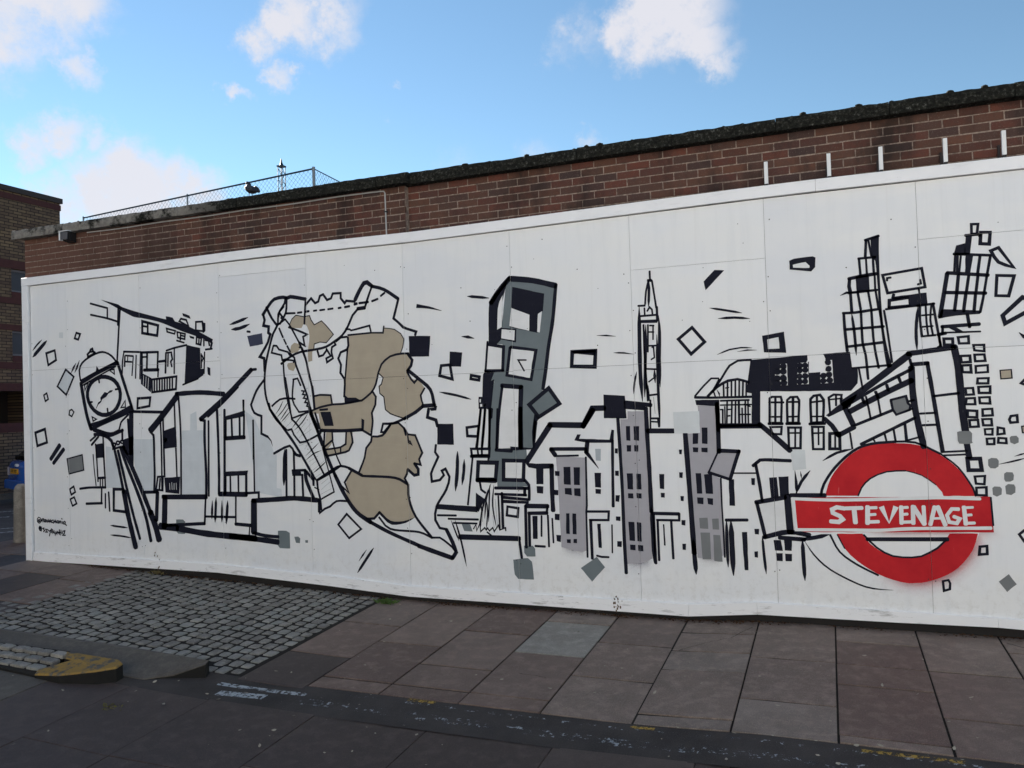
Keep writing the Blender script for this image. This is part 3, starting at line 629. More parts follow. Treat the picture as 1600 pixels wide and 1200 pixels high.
MURAL = """
G painted_flats
0f ink 590,3389 885,3306 942,3272 1169,3198 1548,3094 1915,2994 2345,2791 2333,2760 2246,2790 2033,2863 1864,2920 1546,3042 1244,3115 1129,3136 884,3252 753,3317
0k 26 418,3352 704,3273 701,3153
0k 26 420,3210 701,3145 885,3089
0k 29 885,3272 873,3050
0k 29 916,3260 893,3073 867,2797 849,2609
0K 35 1269,3072 1518,3005 1499,2883 1265,2928
0k 29 1355,3053 1351,2907
0k 25 1267,3015 1353,2998
0K 22 1649,2960 1784,2923 1770,2888 1657,2919
0K 22 1810,2908 1932,2878 1923,2816 1818,2841
0k 22 1864,2896 1857,2810
0k 22 1858,2867 1923,2850
0k 22 1800,2807 1914,2774
0f ink 1992,2855 2068,2834 2063,2808 2008,2824
0K 24 2104,2830 2175,2814 2161,2736 2097,2753
0k 21 2140,2822 2133,2743
0k 21 2211,2803 2209,2720
0k 24 2229,2789 2281,2776 2292,2719
0k 30 2305,2775 2328,2746 2310,2690
0k 24 2231,2676 2331,2680
0f ink 1640,3108 1746,3085 1784,3031 1646,3059
0K 25 1873,3063 1953,3043 1987,2968 1848,3034
0f ink 1895,3129 2003,3091 2021,3051 1906,3092
0K 24 2097,3010 2193,3008 2206,2894 2094,2910
0f ink 2186,3008 2240,2986 2237,2892 2196,2868
0f ink 1945,2746 2153,2699 2153,2453 2208,2451 2192,2376 2114,2338 1908,2279
0k 25 1636,2693 1761,2720 1952,2745
0k 22 1761,2710 1752,2413
0k 21 1878,2275 2114,2340
0k 18 2166,2632 2166,2462
0k 21 2175,2613 2197,2574 2168,2534
0k 21 2218,2648 2202,2395
0k 26 957,2717 1238,2698
0k 23 964,2713 938,2605 928,2448
0k 26 979,2663 970,2535
0k 23 987,2668 1113,2654
0k 16 1025,2656 1019,2601
0k 23 972,2594 1088,2584
0k 19 1113,2650 1086,2416
0k 19 1160,2663 1142,2380
0k 26 1233,2699 1214,2371
0k 32 1246,2692 1511,2684
0k 29 1253,2688 1247,2444
0k 29 1337,2684 1324,2476
0k 22 1257,2635 1328,2635
0k 28 1506,2681 1493,2463
0k 41 1278,2476 1511,2470
0k 25 1505,2462 1498,2385
0k 31 1521,2568 1626,2573
0k 28 1631,2669 1617,2425
0k 22 1636,2668 1722,2670
0k 22 1665,2657 1656,2504
0k 25 1715,2655 1728,2587 1702,2559 1718,2497
0K 28 1402,2356 1786,2378 1772,2227 1403,2201
0k 25 1442,2355 1438,2208
0k 25 1482,2357 1478,2210
0k 25 1523,2359 1519,2213
0k 25 1563,2361 1559,2215
0k 25 1603,2364 1599,2218
0k 25 1642,2366 1638,2220
0k 25 1682,2368 1678,2223
0k 25 1722,2371 1718,2225
0f ink 1231,2449 1402,2370 1382,2202 1228,2308
1k 7 1276,2408 1265,2291
1k 7 1314,2393 1303,2267
1k 7 1352,2378 1340,2242
G painted_square
0K 32 1172,2134 1371,2138 1355,2036 1163,2013
G painted_square
0f ink 2254,2473 2296,2456 2296,2363 2258,2383
G painted_street_clock
0k 30 365,2679 355,2714 394,2742 411,2771 439,2780 454,2743 481,2731
0k 27 354,2679 491,2727
0k 23 394,2742 454,2743
0k 27 229,2386 210,2518 262,2611 387,2678 551,2728 658,2722 763,2671 840,2592
0k 43 223,2349 517,2469 861,2583
0k 27 232,2386 491,2482 854,2603
0k 54 236,2345 278,2141 327,1938 391,1772
0k 45 854,2591 952,2338 1076,2020
0k 46 371,1821 582,1863 850,1956 1071,2039
0k 46 391,1772 689,1871 902,1935 1091,2000
0K 53 650,2419 795,2368 879,2262 886,2143 826,2026 718,1959 584,1947 451,2006 359,2119 343,2240 406,2349 516,2409
0f ink 470,2005 521,2104 562,2123 558,2163 632,2231 677,2219 720,2248 771,2250 752,2227 698,2212 657,2170 589,2142 567,2103 520,2074
0f ink 506,2564 551,2505 491,2496
0k 27 537,2398 546,2349
0k 26 810,2256 863,2262
0k 26 672,2026 681,1970
0k 27 367,2107 421,2113
0K 20 296,2333 357,2351 300,2262
0K 20 719,2498 796,2507 800,2447
0K 19 967,2113 970,2034 896,2028
0K 20 414,1926 486,1895 429,1872
0k 20 269,2328 489,2416 826,2541
0k 39 431,1760 605,1713 716,1688 923,1752
0k 43 443,1705 605,1693 730,1622 765,1533
0k 26 472,1771 712,1715 858,1753 892,1847 1019,1943
0k 32 910,1748 909,1620
0K 23 769,1594 793,1586 798,1570 787,1554 766,1550 747,1558 742,1574 751,1588
0K 23 836,1617 859,1609 864,1593 853,1577 832,1574 814,1582 809,1597 817,1611
0k 23 907,1630 880,1618 883,1599 906,1587
0k 29 746,1519 913,1551
0k 46 780,1503 845,1276 916,981
0k 77 916,1001 974,727 1045,476 1092,318
0k 42 833,1502 910,1236 981,982 1064,710 1162,425
0k 48 878,1532 964,1335 1112,1042 1256,714 1336,404
0k 64 918,1541 1042,1325 1201,1024 1345,736
0k 88 1333,755 1405,602 1465,421
0k 27 374,1626 470,1685
0k 30 394,1572 516,1678
G painted_terrace
0f pale 1094,1638 1415,1634 1403,1003 1251,1001 1106,1296
0f pale 1849,1733 1977,1731 1983,1920 2075,1956 2078,1730 2202,1728 2188,969 1830,964
0f pale 2783,1939 2901,1863 3007,1678 3095,1641 3167,1478 3210,1441 3199,1063 3264,1055 3272,957 2899,1015 2894,1224
0f ink 1033,1985 1098,1984 1083,1315 1023,1393 1015,1766
0k 38 1085,1976 1562,1957
0f ink 915,1630 1082,1677 1076,1448 980,1443 917,1522
0k 32 1005,1884 1020,1664
0k 25 1522,1873 1530,1546 1526,1027
0k 28 1564,1872 1567,1526 1570,1181
0k 35 1355,1731 1409,1682 1414,1412 1416,1219 1403,993
0k 28 1809,2153 1831,1714 1824,1182 1818,973
0f ink 1575,1734 1760,1782 1768,1534 1567,1517
1f slate 1573,1641 1618,1650 1621,1599 1577,1591
0k 25 1753,1525 1760,1182
0f ink 1565,1171 1809,1182 1791,979 1578,995
0K 25 1463,1180 1546,1185 1536,1018 1434,1026
0k 25 1500,1161 1484,1036
1k 7 1647,1105 1650,1028
1k 7 1680,1115 1685,1029
1k 7 1716,1105 1714,1029
1k 7 1748,1109 1751,1030
0k 38 1251,993 1453,997
0k 57 1453,997 1429,657
0k 25 1386,659 1446,657
0k 87 1569,941 1549,577
0k 61 1534,939 2199,950
0k 27 2185,945 2162,630
0k 40 1554,599 2167,638
0k 81 1479,589 1751,573
0k 72 1751,570 2206,519 2895,486
0f slate 1734,674 1839,676 1870,652 1866,507 1761,507 1733,535
0k 39 2132,1857 2196,1840 2189,1596 2202,1222 2195,960
0k 27 2253,1839 2233,960
0k 36 2381,1967 2389,1594 2390,1222 2383,986
0k 36 2490,1964 2465,978
0f ink 2497,1886 2784,1948 2777,1880 2501,1840
0k 30 2505,1843 2499,1626
0k 29 2589,1860 2592,1635
0k 29 2704,1876 2702,1642
0k 29 2769,1902 2759,1632
0k 50 2490,1630 2770,1641
0f ink 2479,1245 2809,1260 2794,1205 2482,1191
0k 24 2487,1195 2481,988
0k 24 2552,1195 2551,998
0k 26 2667,1201 2665,999
0k 35 2780,1209 2774,977
0k 59 2383,986 2779,986
0k 23 2896,1835 2892,1020
0k 29 2786,1001 2950,1010 2948,943
0s 33 2283,909 2278,812 2270,690
0s 36 2340,947 2329,813 2316,654
0s 30 2423,911 2421,815 2414,657
0s 38 2507,912 2494,779 2478,638
0k 27 2176,720 2607,723
0k 23 2625,956 2616,646
0k 41 2609,644 2836,633
0k 56 1347,1745 1515,1893 1795,2169
0k 31 1385,1721 1539,1863 1798,2119
0k 55 1770,2170 2134,2175 2491,2145
0k 25 1743,2060 1747,1773
0k 59 2132,1857 2485,2095 2888,2412
0k 27 2244,1886 2484,2054 2696,2221
0k 32 2872,2409 2955,2413
0k 18 2771,2067 2765,1939
0k 87 2880,914 2870,554
0k 56 2858,914 3217,938 3434,952 3741,935
0k 40 2863,550 3029,523 3209,516
0k 64 2532,503 2760,491 3203,457
0f slate 3202,584 3316,587 3362,565 3362,391 3223,391 3198,417
0k 28 3171,1450 3321,1518 3391,1537 3429,1503 3449,1449
0s 46 3321,1498 3311,1297 3298,1091
0k 28 3342,1494 3331,957
0k 34 3439,1476 3474,1436 3529,1422
0k 28 3443,1458 3443,1258
0k 31 3417,1258 3597,1266
0k 25 3417,1233 3528,1234
0k 22 3420,1212 3549,1212
0k 28 3442,1217 3437,964
0k 28 3549,1218 3554,966
0k 44 3593,1259 3600,1156 3689,959
0k 33 3603,1253 3695,1157
0k 17 2813,631 2800,494
0k 23 2760,2068 2761,1939
0k 20 2893,1835 2887,1388
G painted_house_detail
0f pale 633,1554 734,1543 820,1335 891,1040 619,1037
0f ink 459,1579 602,1598 603,1415 463,1409
0k 26 591,1683 597,1415 610,1176 614,1041
0k 23 462,1585 477,1415 493,1116
0k 17 418,1455 432,1275 459,1065
0k 33 497,1159 618,1166
0k 20 531,1146 529,1060
0k 20 572,1146 569,1060
0k 30 180,1023 345,1040 620,1045
0k 26 552,1026 543,853
0k 33 285,837 556,848
0k 36 904,1024 752,1025 745,762 954,747
G painted_stroke
0s 22 679,458 863,450 1023,434
G painted_stroke
0s 25 682,577 840,563 970,555
G painted_stroke
0k 26 666,988 678,751
G painted_square
0f slate 3421,523 3475,528 3500,508 3494,454 3441,458
G painted_stroke
0k 23 612,968 608,789
G painted_square
0f slate 3565,489 3601,493 3603,463 3569,462
G painted_map
0f tan 3427,2891 3461,2952 3516,2993 3569,2981 3622,2968 3697,2977 3717,2926 3757,2870 3853,2908 3913,2851 4003,2749 3908,2663 3825,2675 3751,2658 3742,2596 3721,2571 3718,2473 3667,2463 3664,2583 3690,2750 3662,2858 3620,2897 3587,2845 3447,2854
0f tan 4177,2721 4458,2736 4625,2729 4637,2780 4763,2758 4838,2708 4875,2647 4858,2563 4832,2505 4705,2478 4596,2397 4553,2297 4499,2153 4438,2087 4326,2018 4135,2044 4138,2253 4184,2634
0f tan 4595,2394 4705,2474 4831,2497 4908,2484 4963,2423 4951,2364 4902,2308 4966,2221 5041,2201 5104,2123 5055,2058 5080,1949 5012,1892 4896,1819 4820,1821 4686,1866 4629,1910 4614,2047 4566,2083 4559,2160 4589,2184 4611,2252 4563,2296
0f tan 3723,2083 3942,2085 3960,1994 4336,2011 4459,2114 4507,2064 4509,1965 4472,1897 4456,1709 4425,1658 4327,1702 3982,1691 3806,1711 3765,1738 3798,1790 3784,1887 3675,1890 3723,1947
0f tan 3442,2657 3486,2687 3549,2669 3563,2615 3525,2581 3439,2567 3430,2613
0f tan 3393,2462 3479,2467 3499,2421 3465,2369 3401,2390 3381,2435
0k 40 3064,3024 3150,3127 3229,3194 3349,3207 3397,3196
0k 28 3382,3192 3369,3138 3278,3018 3271,2910 3202,2806 3147,2655 3098,2494 3070,2313 3076,2131 3127,1966 3222,1829 3353,1713
0k 34 3069,3033 3089,2968 3070,2905 3143,2888 3136,2819 3162,2799 3126,2710 3091,2658 3010,2553 3070,2531 3072,2386
0k 29 3070,2295 2955,2172 2871,2010 2914,1917 3013,1878 3007,1678 3095,1641
0e 23 3095,1641 3138,1595 3158,1532
0k 31 3116,3112 3189,2979 3257,2898
0k 42 3392,3191 3447,3205 3654,3162
0k 25 3649,3162 3626,2887
0k 27 3647,3096 3724,3166 3775,3109 3817,3123 3840,3183 3882,3198 3932,3132 3984,3146 4007,3197 4109,3194 4108,3137 4157,3080 4178,3105 4289,3088
0k 45 4289,3105 4343,3197 4405,3278 4445,3284 4503,3239
0k 37 4494,3240 4650,3190 4821,3077
0k 28 4821,3077 4789,2974 4757,2874 4813,2828 4869,2774 5023,2717 5009,2681
0k 26 4503,3236 4461,3144 4407,3010
0k 40 4411,3013 4317,3008
0k 27 4327,3011 4254,2943 4190,2825 4116,2734 4011,2670 3906,2619 3780,2598 3568,2579 3438,2537 3301,2457
0k 24 4658,3155 4608,3124
0k 24 4572,3096 4498,3076
0k 27 4453,3071 4339,3067
0k 32 4312,3065 4278,3059
0k 27 4217,3043 4156,3037
0k 24 4109,3035 4074,3032
0k 25 3692,3026 3635,3021
0k 25 3596,3020 3538,3018
0k 25 3506,3017 3377,3022
0k 28 3397,3181 3381,3029 3297,2909
0k 23 3357,3103 3285,3036 3284,2991
0k 26 3301,3026 3332,2988 3316,2971
0k 23 3271,2901 3370,2958
0k 22 3370,2958 3427,2891 3550,2687
0k 28 3550,2687 3630,2504 3667,2343 3709,2181
0k 33 3709,2190 3723,2075 3733,1933
0k 23 3285,2861 3336,2753
0k 23 3346,2734 3377,2675
0k 23 3388,2656 3429,2586
0k 25 3418,2577 3481,2520 3500,2439 3560,2294 3639,2095 3673,1956
0k 44 3666,1961 3705,1854 3764,1720
0k 23 3329,2501 3343,2266 3380,2031 3429,1851
0k 22 3463,2279 3445,2047 3527,1911 3665,1920
0k 22 3456,2276 3517,2286 3557,2205
0k 23 3202,2670 3246,2664 3278,2621 3396,2587 3427,2541
0k 23 3202,2670 3174,2590 3308,2556 3318,2501 3394,2512
0k 23 3301,2457 3372,2499 3480,2485 3468,2467
0k 19 3566,2147 3602,2141 3580,2106 3618,2099 3591,2064 3633,2056 3607,2016 3649,2009 3631,1974 3667,1966
0k 25 3415,2865 3533,2822 3659,2770 3605,2746 3623,2647 3550,2687
0k 17 3548,2633 3591,2622 3611,2576
0k 24 4176,2713 4095,2709 4032,2669
0k 24 4011,2664 4027,2634 3979,2610 3971,2558 3989,2487 3911,2447 3902,2491 3961,2514 3906,2596
0k 25 3790,2581 3809,2517 3862,2528 3916,2587
0k 27 4186,2707 4190,2616 4172,2574 4090,2548 4057,2483 4090,2412 4079,2325 4132,2253 4120,2062
0k 21 4178,2582 4149,2340 4130,2201
0f ink 4121,2088 4166,2052 4267,2049 4326,2018 4174,1988 4124,1996
0k 21 4187,2730 4478,2738 4461,2817 4229,2779 4209,2793 4158,2796
0k 18 4478,2738 4625,2729 4637,2800
0k 10 4637,2780 4763,2758 4838,2708 4875,2647 4858,2563 4832,2505
0k 23 4927,2495 4841,2496 4705,2474 4595,2394 4553,2305 4520,2187 4458,2095 4336,2012
0k 31 4914,2492 4967,2422 4951,2364 4902,2308
0k 24 4346,2017 4093,1985 3970,1983 3803,1956 3693,1920
0k 22 3723,2080 3807,2093 3948,2085 3962,1994
0k 24 4474,2111 4516,2050 4507,1965 4461,1880 4469,1794 4444,1637
0k 38 3799,1702 4084,1694 4331,1702
0k 26 4327,1702 4448,1637
0f ink 4330,1823 4366,1805 4354,1697 4326,1697
0f ink 3806,1905 3941,1905 3977,1748 3859,1750
0k 25 3802,1928 3902,1932
0k 27 3738,1897 3796,1720
0k 13 4563,2296 4611,2252 4589,2184 4559,2160 4566,2083 4614,2047 4629,1910 4686,1866 4820,1821 4896,1803
0k 11 3427,2891 3461,2952 3516,2993 3569,2981 3622,2968 3697,2977 3717,2926 3757,2870 3853,2908 3913,2851 4003,2749 3908,2663 3825,2675 3751,2658 3742,2596
0k 23 4902,2299 4947,2221 4984,2183 5019,2219
0k 38 4908,2321 5041,2218 5169,2105 5210,1945
0k 20 5104,2123 5055,2050 5080,1949
0k 43 5220,1942 5070,1936
0f ink 5205,1949 5243,1931 5231,1887 5175,1883 5140,1911 5210,1919
0k 35 5144,1906 5126,1818 5224,1787 5240,1721
0k 36 5074,1932 4993,1876 4848,1807
0k 26 4858,1812 4722,1764 4595,1761 4569,1673 4602,1669 4682,1748
0k 23 4683,1756 4780,1768 4845,1711 4867,1635
0k 23 4686,1748 4582,1635 4463,1627
0f ink 5241,1746 5421,1746 5421,1529 5231,1534
0f ink 4933,2677 5187,2662 5167,2450 4935,2458
0f tan 4463,1623 4582,1656 4682,1739 4760,1768 4827,1742 4873,1685 4890,1634 4985,1625 5029,1532 5055,1449 5024,1382 5022,1315 4957,1340 5010,1232 4944,1215 4870,1282 4878,1231 4838,1181 4883,1114 4761,1172 4587,1188 4331,1204 4276,1243 4357,1401 4380,1504 4452,1572
0f tan 4187,1263 4311,1205 4587,1185 4761,1169 4883,1111 4888,963 4968,781 4804,727 4650,714 4536,813 4456,752 4357,750 4221,867 4127,986 4107,1107
0f tan 3879,1701 3951,1700 3957,1577 3883,1490 3976,1507 4120,1541 4137,1688 4215,1678 4201,1540 4159,1480 4056,1454 3870,1420 3851,1482
0k 23 4845,1714 4891,1643 4976,1633 5020,1532 5055,1449 5015,1382 5032,1324 4957,1340
0k 33 4957,1340 5002,1279 5000,1224 4953,1215 4875,1278
0k 23 4875,1278 4868,1231 4838,1181 4878,1114
0k 18 4887,1635 4897,1559 4935,1533 4911,1575
0k 24 4453,1623 4442,1572 4380,1504 4357,1401 4282,1243
0k 27 4163,1288 4052,1312 3938,1266 3747,1157
0k 35 4153,1289 4321,1209
0k 28 4321,1205 4665,1193 4780,1170 4878,1114 4884,963 4958,781 5142,567
0k 24 4186,1258 4097,1133 4149,1021 4065,1086
0k 39 3675,1899 3764,1703
0k 41 3764,1703 3851,1491 3909,1350 3987,1193
0k 48 3977,1211 4103,986 4239,816 4415,708
0k 39 4405,713 4647,605 4986,482
0k 50 4977,481 5116,440 5371,368
0k 42 5367,365 5413,429 5376,529 5307,661
0k 22 5135,570 5231,573 5371,479 5409,432
0k 26 4357,746 4456,752 4527,822
0f ink 4501,821 4527,835 4651,735 4805,732 4949,777 4842,716 4669,690 4574,751
0k 23 4515,767 4648,647 4991,623 5142,567
0k 27 5216,1531 5204,1456 5239,1406 5150,1232 5157,1150 5250,1167 5298,1217 5275,1263 5318,1282 5361,1200 5320,1069 5204,894 5185,753 5234,672 5311,661
0k 24 3762,937 3768,797 3832,842 3905,870 3989,929 4142,931
0k 24 3858,1701 3840,1470 3874,1420 4056,1451 4163,1480 4212,1566 4190,1696
0k 22 4134,1680 4124,1549 4058,1515 3831,1487
0k 22 3953,1700 3958,1595 3827,1505
0k 19 3957,1577 4004,1420 4052,1324
0k 19 4058,1507 4056,1458
0k 32 3117,2019 3131,1955 3323,1724 3483,1522 3696,1199
0k 23 3425,1835 3520,1746 3648,1545 3843,1206
0k 24 3162,1986 3272,2059 3394,2068 3477,2059
0k 18 3355,2302 3394,2068 3425,1835
0k 21 3425,1841 3644,1905 3696,1916
0k 23 3368,1711 3421,1722 3450,1660 3530,1571 3604,1583 3798,1667 3829,1716
0k 17 3761,1655 3816,1531
0k 17 3823,1513 3960,1029 3791,947
0k 23 3696,1199 3739,1150 3909,1230 4048,1310
0s 12 3206,1890 3261,1952 3317,2045
0s 12 3228,1858 3314,1938 3393,2043
0s 12 3265,1820 3344,1912 3407,1986
0s 12 3280,1800 3373,1886 3412,1923
0s 12 3318,1800 3419,1898
0s 13 3331,1737 3440,1822
0s 13 3429,1735 3553,1864 3613,1887
0s 13 3459,1709 3566,1795 3643,1893
0s 13 3488,1671 3611,1794
0s 13 3547,1658 3684,1786
0s 13 3562,1646 3690,1718
0s 12 3516,1621 3577,1670
0s 12 3514,1534 3619,1570
0s 12 3587,1496 3648,1558
0s 11 3600,1422 3675,1483 3781,1569
0s 11 3598,1372 3704,1446 3807,1482
0s 13 3642,1359 3762,1421
0s 11 3640,1298 3746,1372
0s 13 3683,1261 3848,1371
0s 13 3697,1236 3787,1298 3877,1371
0s 13 3725,1187 3830,1249
0s 13 3603,1533 3663,1570
0s 13 3796,1113 3885,1175
0s 13 3794,1052 3913,1139
0s 13 3793,1003 3926,1065
0s 13 3806,966 3939,1029
0s 10 3607,2155 3641,2066
0s 12 3159,1853 3206,1890
0f ink 3678,1186 3713,1174 3708,1088 3681,1094
0k 27 3742,1150 3751,1051 3777,953 3788,831
0k 19 3755,953 3751,805
0k 15 3707,1076 3765,1052
G painted_square
0K 24 4002,675 4113,792 4290,635 4136,532
G painted_square
0f navy 2838,2800 3047,2821 3059,2696 2873,2675
G painted_stroke
0s 31 4229,162 4343,313 4440,440
G painted_stroke
0s 35 2590,2945 2717,2974 2860,3014
G painted_stroke
0s 40 2612,2888 2738,2895 2880,2935
G painted_stroke
0k 22 4006,3033 3939,3029
0k 22 3898,3029 3835,3026
0k 22 3793,3027 3751,3025
G painted_stroke
0s 20 4249,287 4301,354 4351,416
G painted_stroke
0k 26 2839,2852 2882,2845
G painted_clock_tower
0f slate 6055,3150 6091,3179 6576,3067 6524,2741 6464,2430 6410,2082 6326,1804 6296,1502 5827,1506 5840,1880 5893,2168 5858,2170 5896,2257 5987,2274 6005,2501 5992,2531 5936,2537 5989,2696
0f ink 6083,3207 6064,3141 6010,2968 5998,2711 5988,2687 5976,2575 5931,2534 5844,2551 5866,2962 5975,3087
0f ink 5796,2273 5899,2262 5858,2170 5893,2184 5848,1876 5822,1880 5796,1889 5711,1891 5715,2013 5756,2011 5772,2238
1f white 6011,3024 5991,2703 5941,2682 5955,2891 5975,2963
0k 53 5880,2953 5975,3076 6091,3187
0k 56 6083,3186 6337,3144 6576,3073
0k 37 6575,3080 6532,2740 6482,2492 6441,2242 6408,2067
0f ink 6118,3100 6453,3006 6434,2834 6383,2813 6370,2624 6075,2698 6098,2881
1f white 6099,2889 6292,2807 6283,2649 6074,2709
1f white 6424,2834 6394,2626 6367,2634 6381,2810
1f white 5992,2682 6131,2664 6122,2562 5983,2593
0k 21 5988,2687 6138,2667 6130,2554 5976,2592
0f white 5831,2538 5999,2502 5983,2274 5803,2280
0k 24 5832,2567 5800,2269
0k 33 5831,2540 6005,2505 5987,2269
0k 31 5794,2274 5997,2267
1f white 6090,2481 6327,2443 6275,2182 6051,2230
0k 42 6080,2494 6344,2448 6284,2172 6037,2224 6080,2494
2k 16 6243,2361 6158,2365 6219,2254
0f white 5977,2098 6169,2081 6147,1496 5906,1498
0k 47 5969,2117 6183,2094
0k 29 5978,2114 5930,1813 5902,1492
0k 52 6180,2102 6162,1808 6157,1490
1f white 5730,1939 5753,1938 5753,1911 5730,1912
1f white 5768,1938 5792,1937 5791,1910 5767,1911
1f white 5725,1988 5739,1988 5738,1955 5724,1956
0k 27 5734,1890 5688,1575 5673,1494
0k 27 5782,1889 5757,1655 5734,1493
0k 24 5828,1888 5818,1493
0k 38 5852,1887 5842,1799
0f slate 6468,2068 6579,1923 6359,1791 6262,1916
0K 39 6468,2074 6575,1920 6356,1794 6259,1917
0f ink 6310,1828 6367,1787 6323,1725 6316,1615 6282,1505 6280,1647
0f slate 5845,1883 6308,1871 6285,1486 6214,1474 6220,1395 6193,1363 5953,1363 5947,1168 6223,1145 6222,1113 5892,1088 5880,1348 5814,1361
0f white 5918,1881 6156,1875 6143,1498 5891,1483
0k 22 5918,1886 5891,1479
0k 47 6163,1887 6150,1503
0k 36 5884,1473 6060,1462
0f ink 6044,1507 6282,1489 6281,1476 6043,1464
0f ink 6300,1773 6341,1741 6302,1489 6282,1489
0k 22 5736,1882 5681,1497
0k 27 5782,1881 5734,1497
0k 26 5840,1880 5813,1496
0f white 5619,1478 5818,1477 5812,1425 5625,1426
0K 27 5614,1486 5818,1485 5812,1420 5621,1418
0k 22 5685,1486 5692,1421
0k 22 5733,1485 5733,1421
0k 34 5608,1410 5815,1409
0k 22 5629,1405 5594,1153 5560,917
0k 22 5806,1396 5800,1361
0f white 5690,1340 5886,1340 5869,1187 5685,1186
0K 41 5690,1348 5894,1344 5874,1177 5675,1176
0f white 5979,1351 6172,1347 6162,1181 5973,1184
0K 40 5967,1367 6185,1363 6173,1170 5961,1175
0k 33 5866,1091 6226,1091
0k 48 5666,1170 5877,1163
0k 30 6187,1173 6229,1126 6228,976
0k 28 5864,1030 6199,1024
0k 33 6184,1094 6182,1023
0k 24 5701,1145 5713,1073 5759,1041
0f ink 5653,1043 5752,976 5677,846 5648,878
0k 31 5941,999 6218,980
0f ink 5937,976 6224,965 6221,939 5936,941
0k 29 5938,1043 5940,695
0k 19 5898,1011 5905,688
0s 16 5824,1138 5766,977 5742,780
0s 16 5853,1123 5834,913 5866,702
0s 18 5787,1074 5712,847 5688,649
0s 16 5862,978 5882,687
0s 16 5740,976 5714,747
0s 16 5806,1122 5803,1042 5783,748
0s 14 5766,977 5776,848 5756,670
0s 14 5695,976 5712,847 5672,684
0s 14 5831,817 5844,689
0s 14 5919,851 5922,691
0k 14 5615,674 5643,719 5650,656 5688,736 5694,649 5739,689 5756,667 5771,687 5791,659 5827,692 5843,654 5889,719 5904,672 5966,696 5968,665
0f ink 5205,919 5675,902 5665,842 5207,866
0k 22 5211,803 5425,805
0k 22 5333,770 5671,770
0k 20 5392,729 5655,729
0f slate 5482,724 5580,717 5605,647 5510,650
0s 17 5365,757 5407,652 5449,544
0s 21 5411,759 5476,532 5525,290
0k 53 5456,588 6113,592
0k 28 6108,594 6131,400
0k 17 5764,647 5810,613
0K 26 5994,907 6110,893 6100,807 5984,820
0K 29 5573,1703 5705,1717 5693,1611 5577,1617
0s 29 5620,3043 5727,3028 5864,3006
G painted_square
0K 38 6721,2416 6954,2417 6942,2263 6710,2277
0f ink 6710,2426 6960,2426 6949,2371 6725,2404
G painted_square
0f ink 5406,2489 5547,2472 5528,2327 5398,2336
0K 30 5303,2348 5404,2352 5426,2203 5281,2245
G painted_stroke
0s 40 5461,1463 5450,1250 5424,1053
G painted_stroke
0s 25 5272,2076 5461,2037 5632,1989
G painted_stroke
0e 40 5034,2987 5178,2960 5325,2916
G painted_stroke
0s 33 5534,1381 5524,1250 5500,1116
G painted_square
0K 29 5639,2234 5731,2215 5724,2181 5634,2198
G painted_stroke
0s 17 6971,2562 7066,2556 7159,2543
G painted_stroke
0s 15 7130,2388 7231,2381 7327,2364
G painted_stroke
0s 33 5544,2636 5616,2627 5686,2608
G painted_row_houses
0f ink 7018,1994 7225,1976 7236,1761 7015,1767
0k 54 6811,1704 6903,1865 7026,1865
0k 39 7223,1913 7473,1880
0k 43 7229,1872 7404,1855
0f lilac 6520,1409 6820,1392 6810,931 6805,502 6757,484 6548,523 6534,1082
0f lilac 7174,1755 7243,1753 7246,1829 7414,1825 7416,1540 7423,1091 7435,451 7377,419 7316,401 7185,388 7179,1089
0k 58 6213,1355 6473,1715
0k 57 6460,1715 6818,1704
0k 54 6801,1689 6912,1852
0f ink 6713,1560 6744,1617 6779,1616 6762,1575 7063,1562 7085,1658 7110,1653 7102,1533 6857,1535 6793,1544
0k 36 6465,1478 6831,1476
0k 46 6470,1478 6516,1414
0k 20 6509,1409 6748,1413
0k 45 6844,1546 6829,1442
0e 40 6822,1454 6883,1374 6947,1288
0f ink 6201,1339 6493,1334 6483,1289 6387,1284 6382,1133 6309,1133 6310,1284 6233,1297
0f ink 6310,1114 6381,1111 6376,1041 6312,1045
0k 46 6473,1323 6470,1050 6474,875
0f ink 6594,1303 6664,1305 6663,1130 6593,1134
0f ink 6696,1300 6761,1300 6755,1127 6695,1130
0f ink 6600,1098 6668,1099 6671,1029 6601,1039
0f ink 6694,1096 6758,1097 6759,1018 6695,1026
0f ink 6605,853 6640,854 6637,653 6601,656
0f ink 6670,854 6708,852 6706,652 6666,654
0f ink 6604,602 6645,603 6644,565 6606,567
0f ink 6673,607 6708,609 6707,567 6671,569
0k 20 6823,1397 6817,931 6810,870 6808,437
0f ink 6504,1264 6553,1261 6550,1214 6506,1217
0f ink 6485,1081 6534,1077 6532,1027 6480,1031
0f ink 6490,847 6539,845 6537,783 6488,788
0f ink 6499,642 6547,639 6543,572 6501,580
0f grey 6918,1476 6974,1476 6970,1361 6922,1365
0f ink 6904,1247 6969,1247 6964,1105 6906,1109
0f ink 6908,1094 6963,1090 6959,1045 6908,1048
0k 29 7091,1559 7083,1240 7077,927
0k 24 6821,875 7032,879 7026,798 6839,794
0k 31 6850,794 6855,424
0k 20 6899,456 6946,446 7018,446
0f ink 7112,1479 7141,1479 7139,1429 7110,1434
0f ink 7107,1267 7143,1267 7141,1217 7106,1221
0f ink 7104,1035 7146,1036 7136,972 7100,977
0f ink 7100,835 7144,834 7142,791 7099,796
0f ink 7105,601 7150,602 7146,545 7103,549
0k 33 7151,1763 7161,1467 7171,1089 7174,636 7182,302
0k 41 7422,1855 7426,1615 7436,1241 7441,883
0s 38 7440,943 7448,645 7452,405
0f ink 7226,1689 7266,1688 7264,1549 7226,1554
0f ink 7299,1687 7353,1686 7348,1548 7298,1556
0f ink 7227,1509 7270,1508 7268,1448 7227,1448
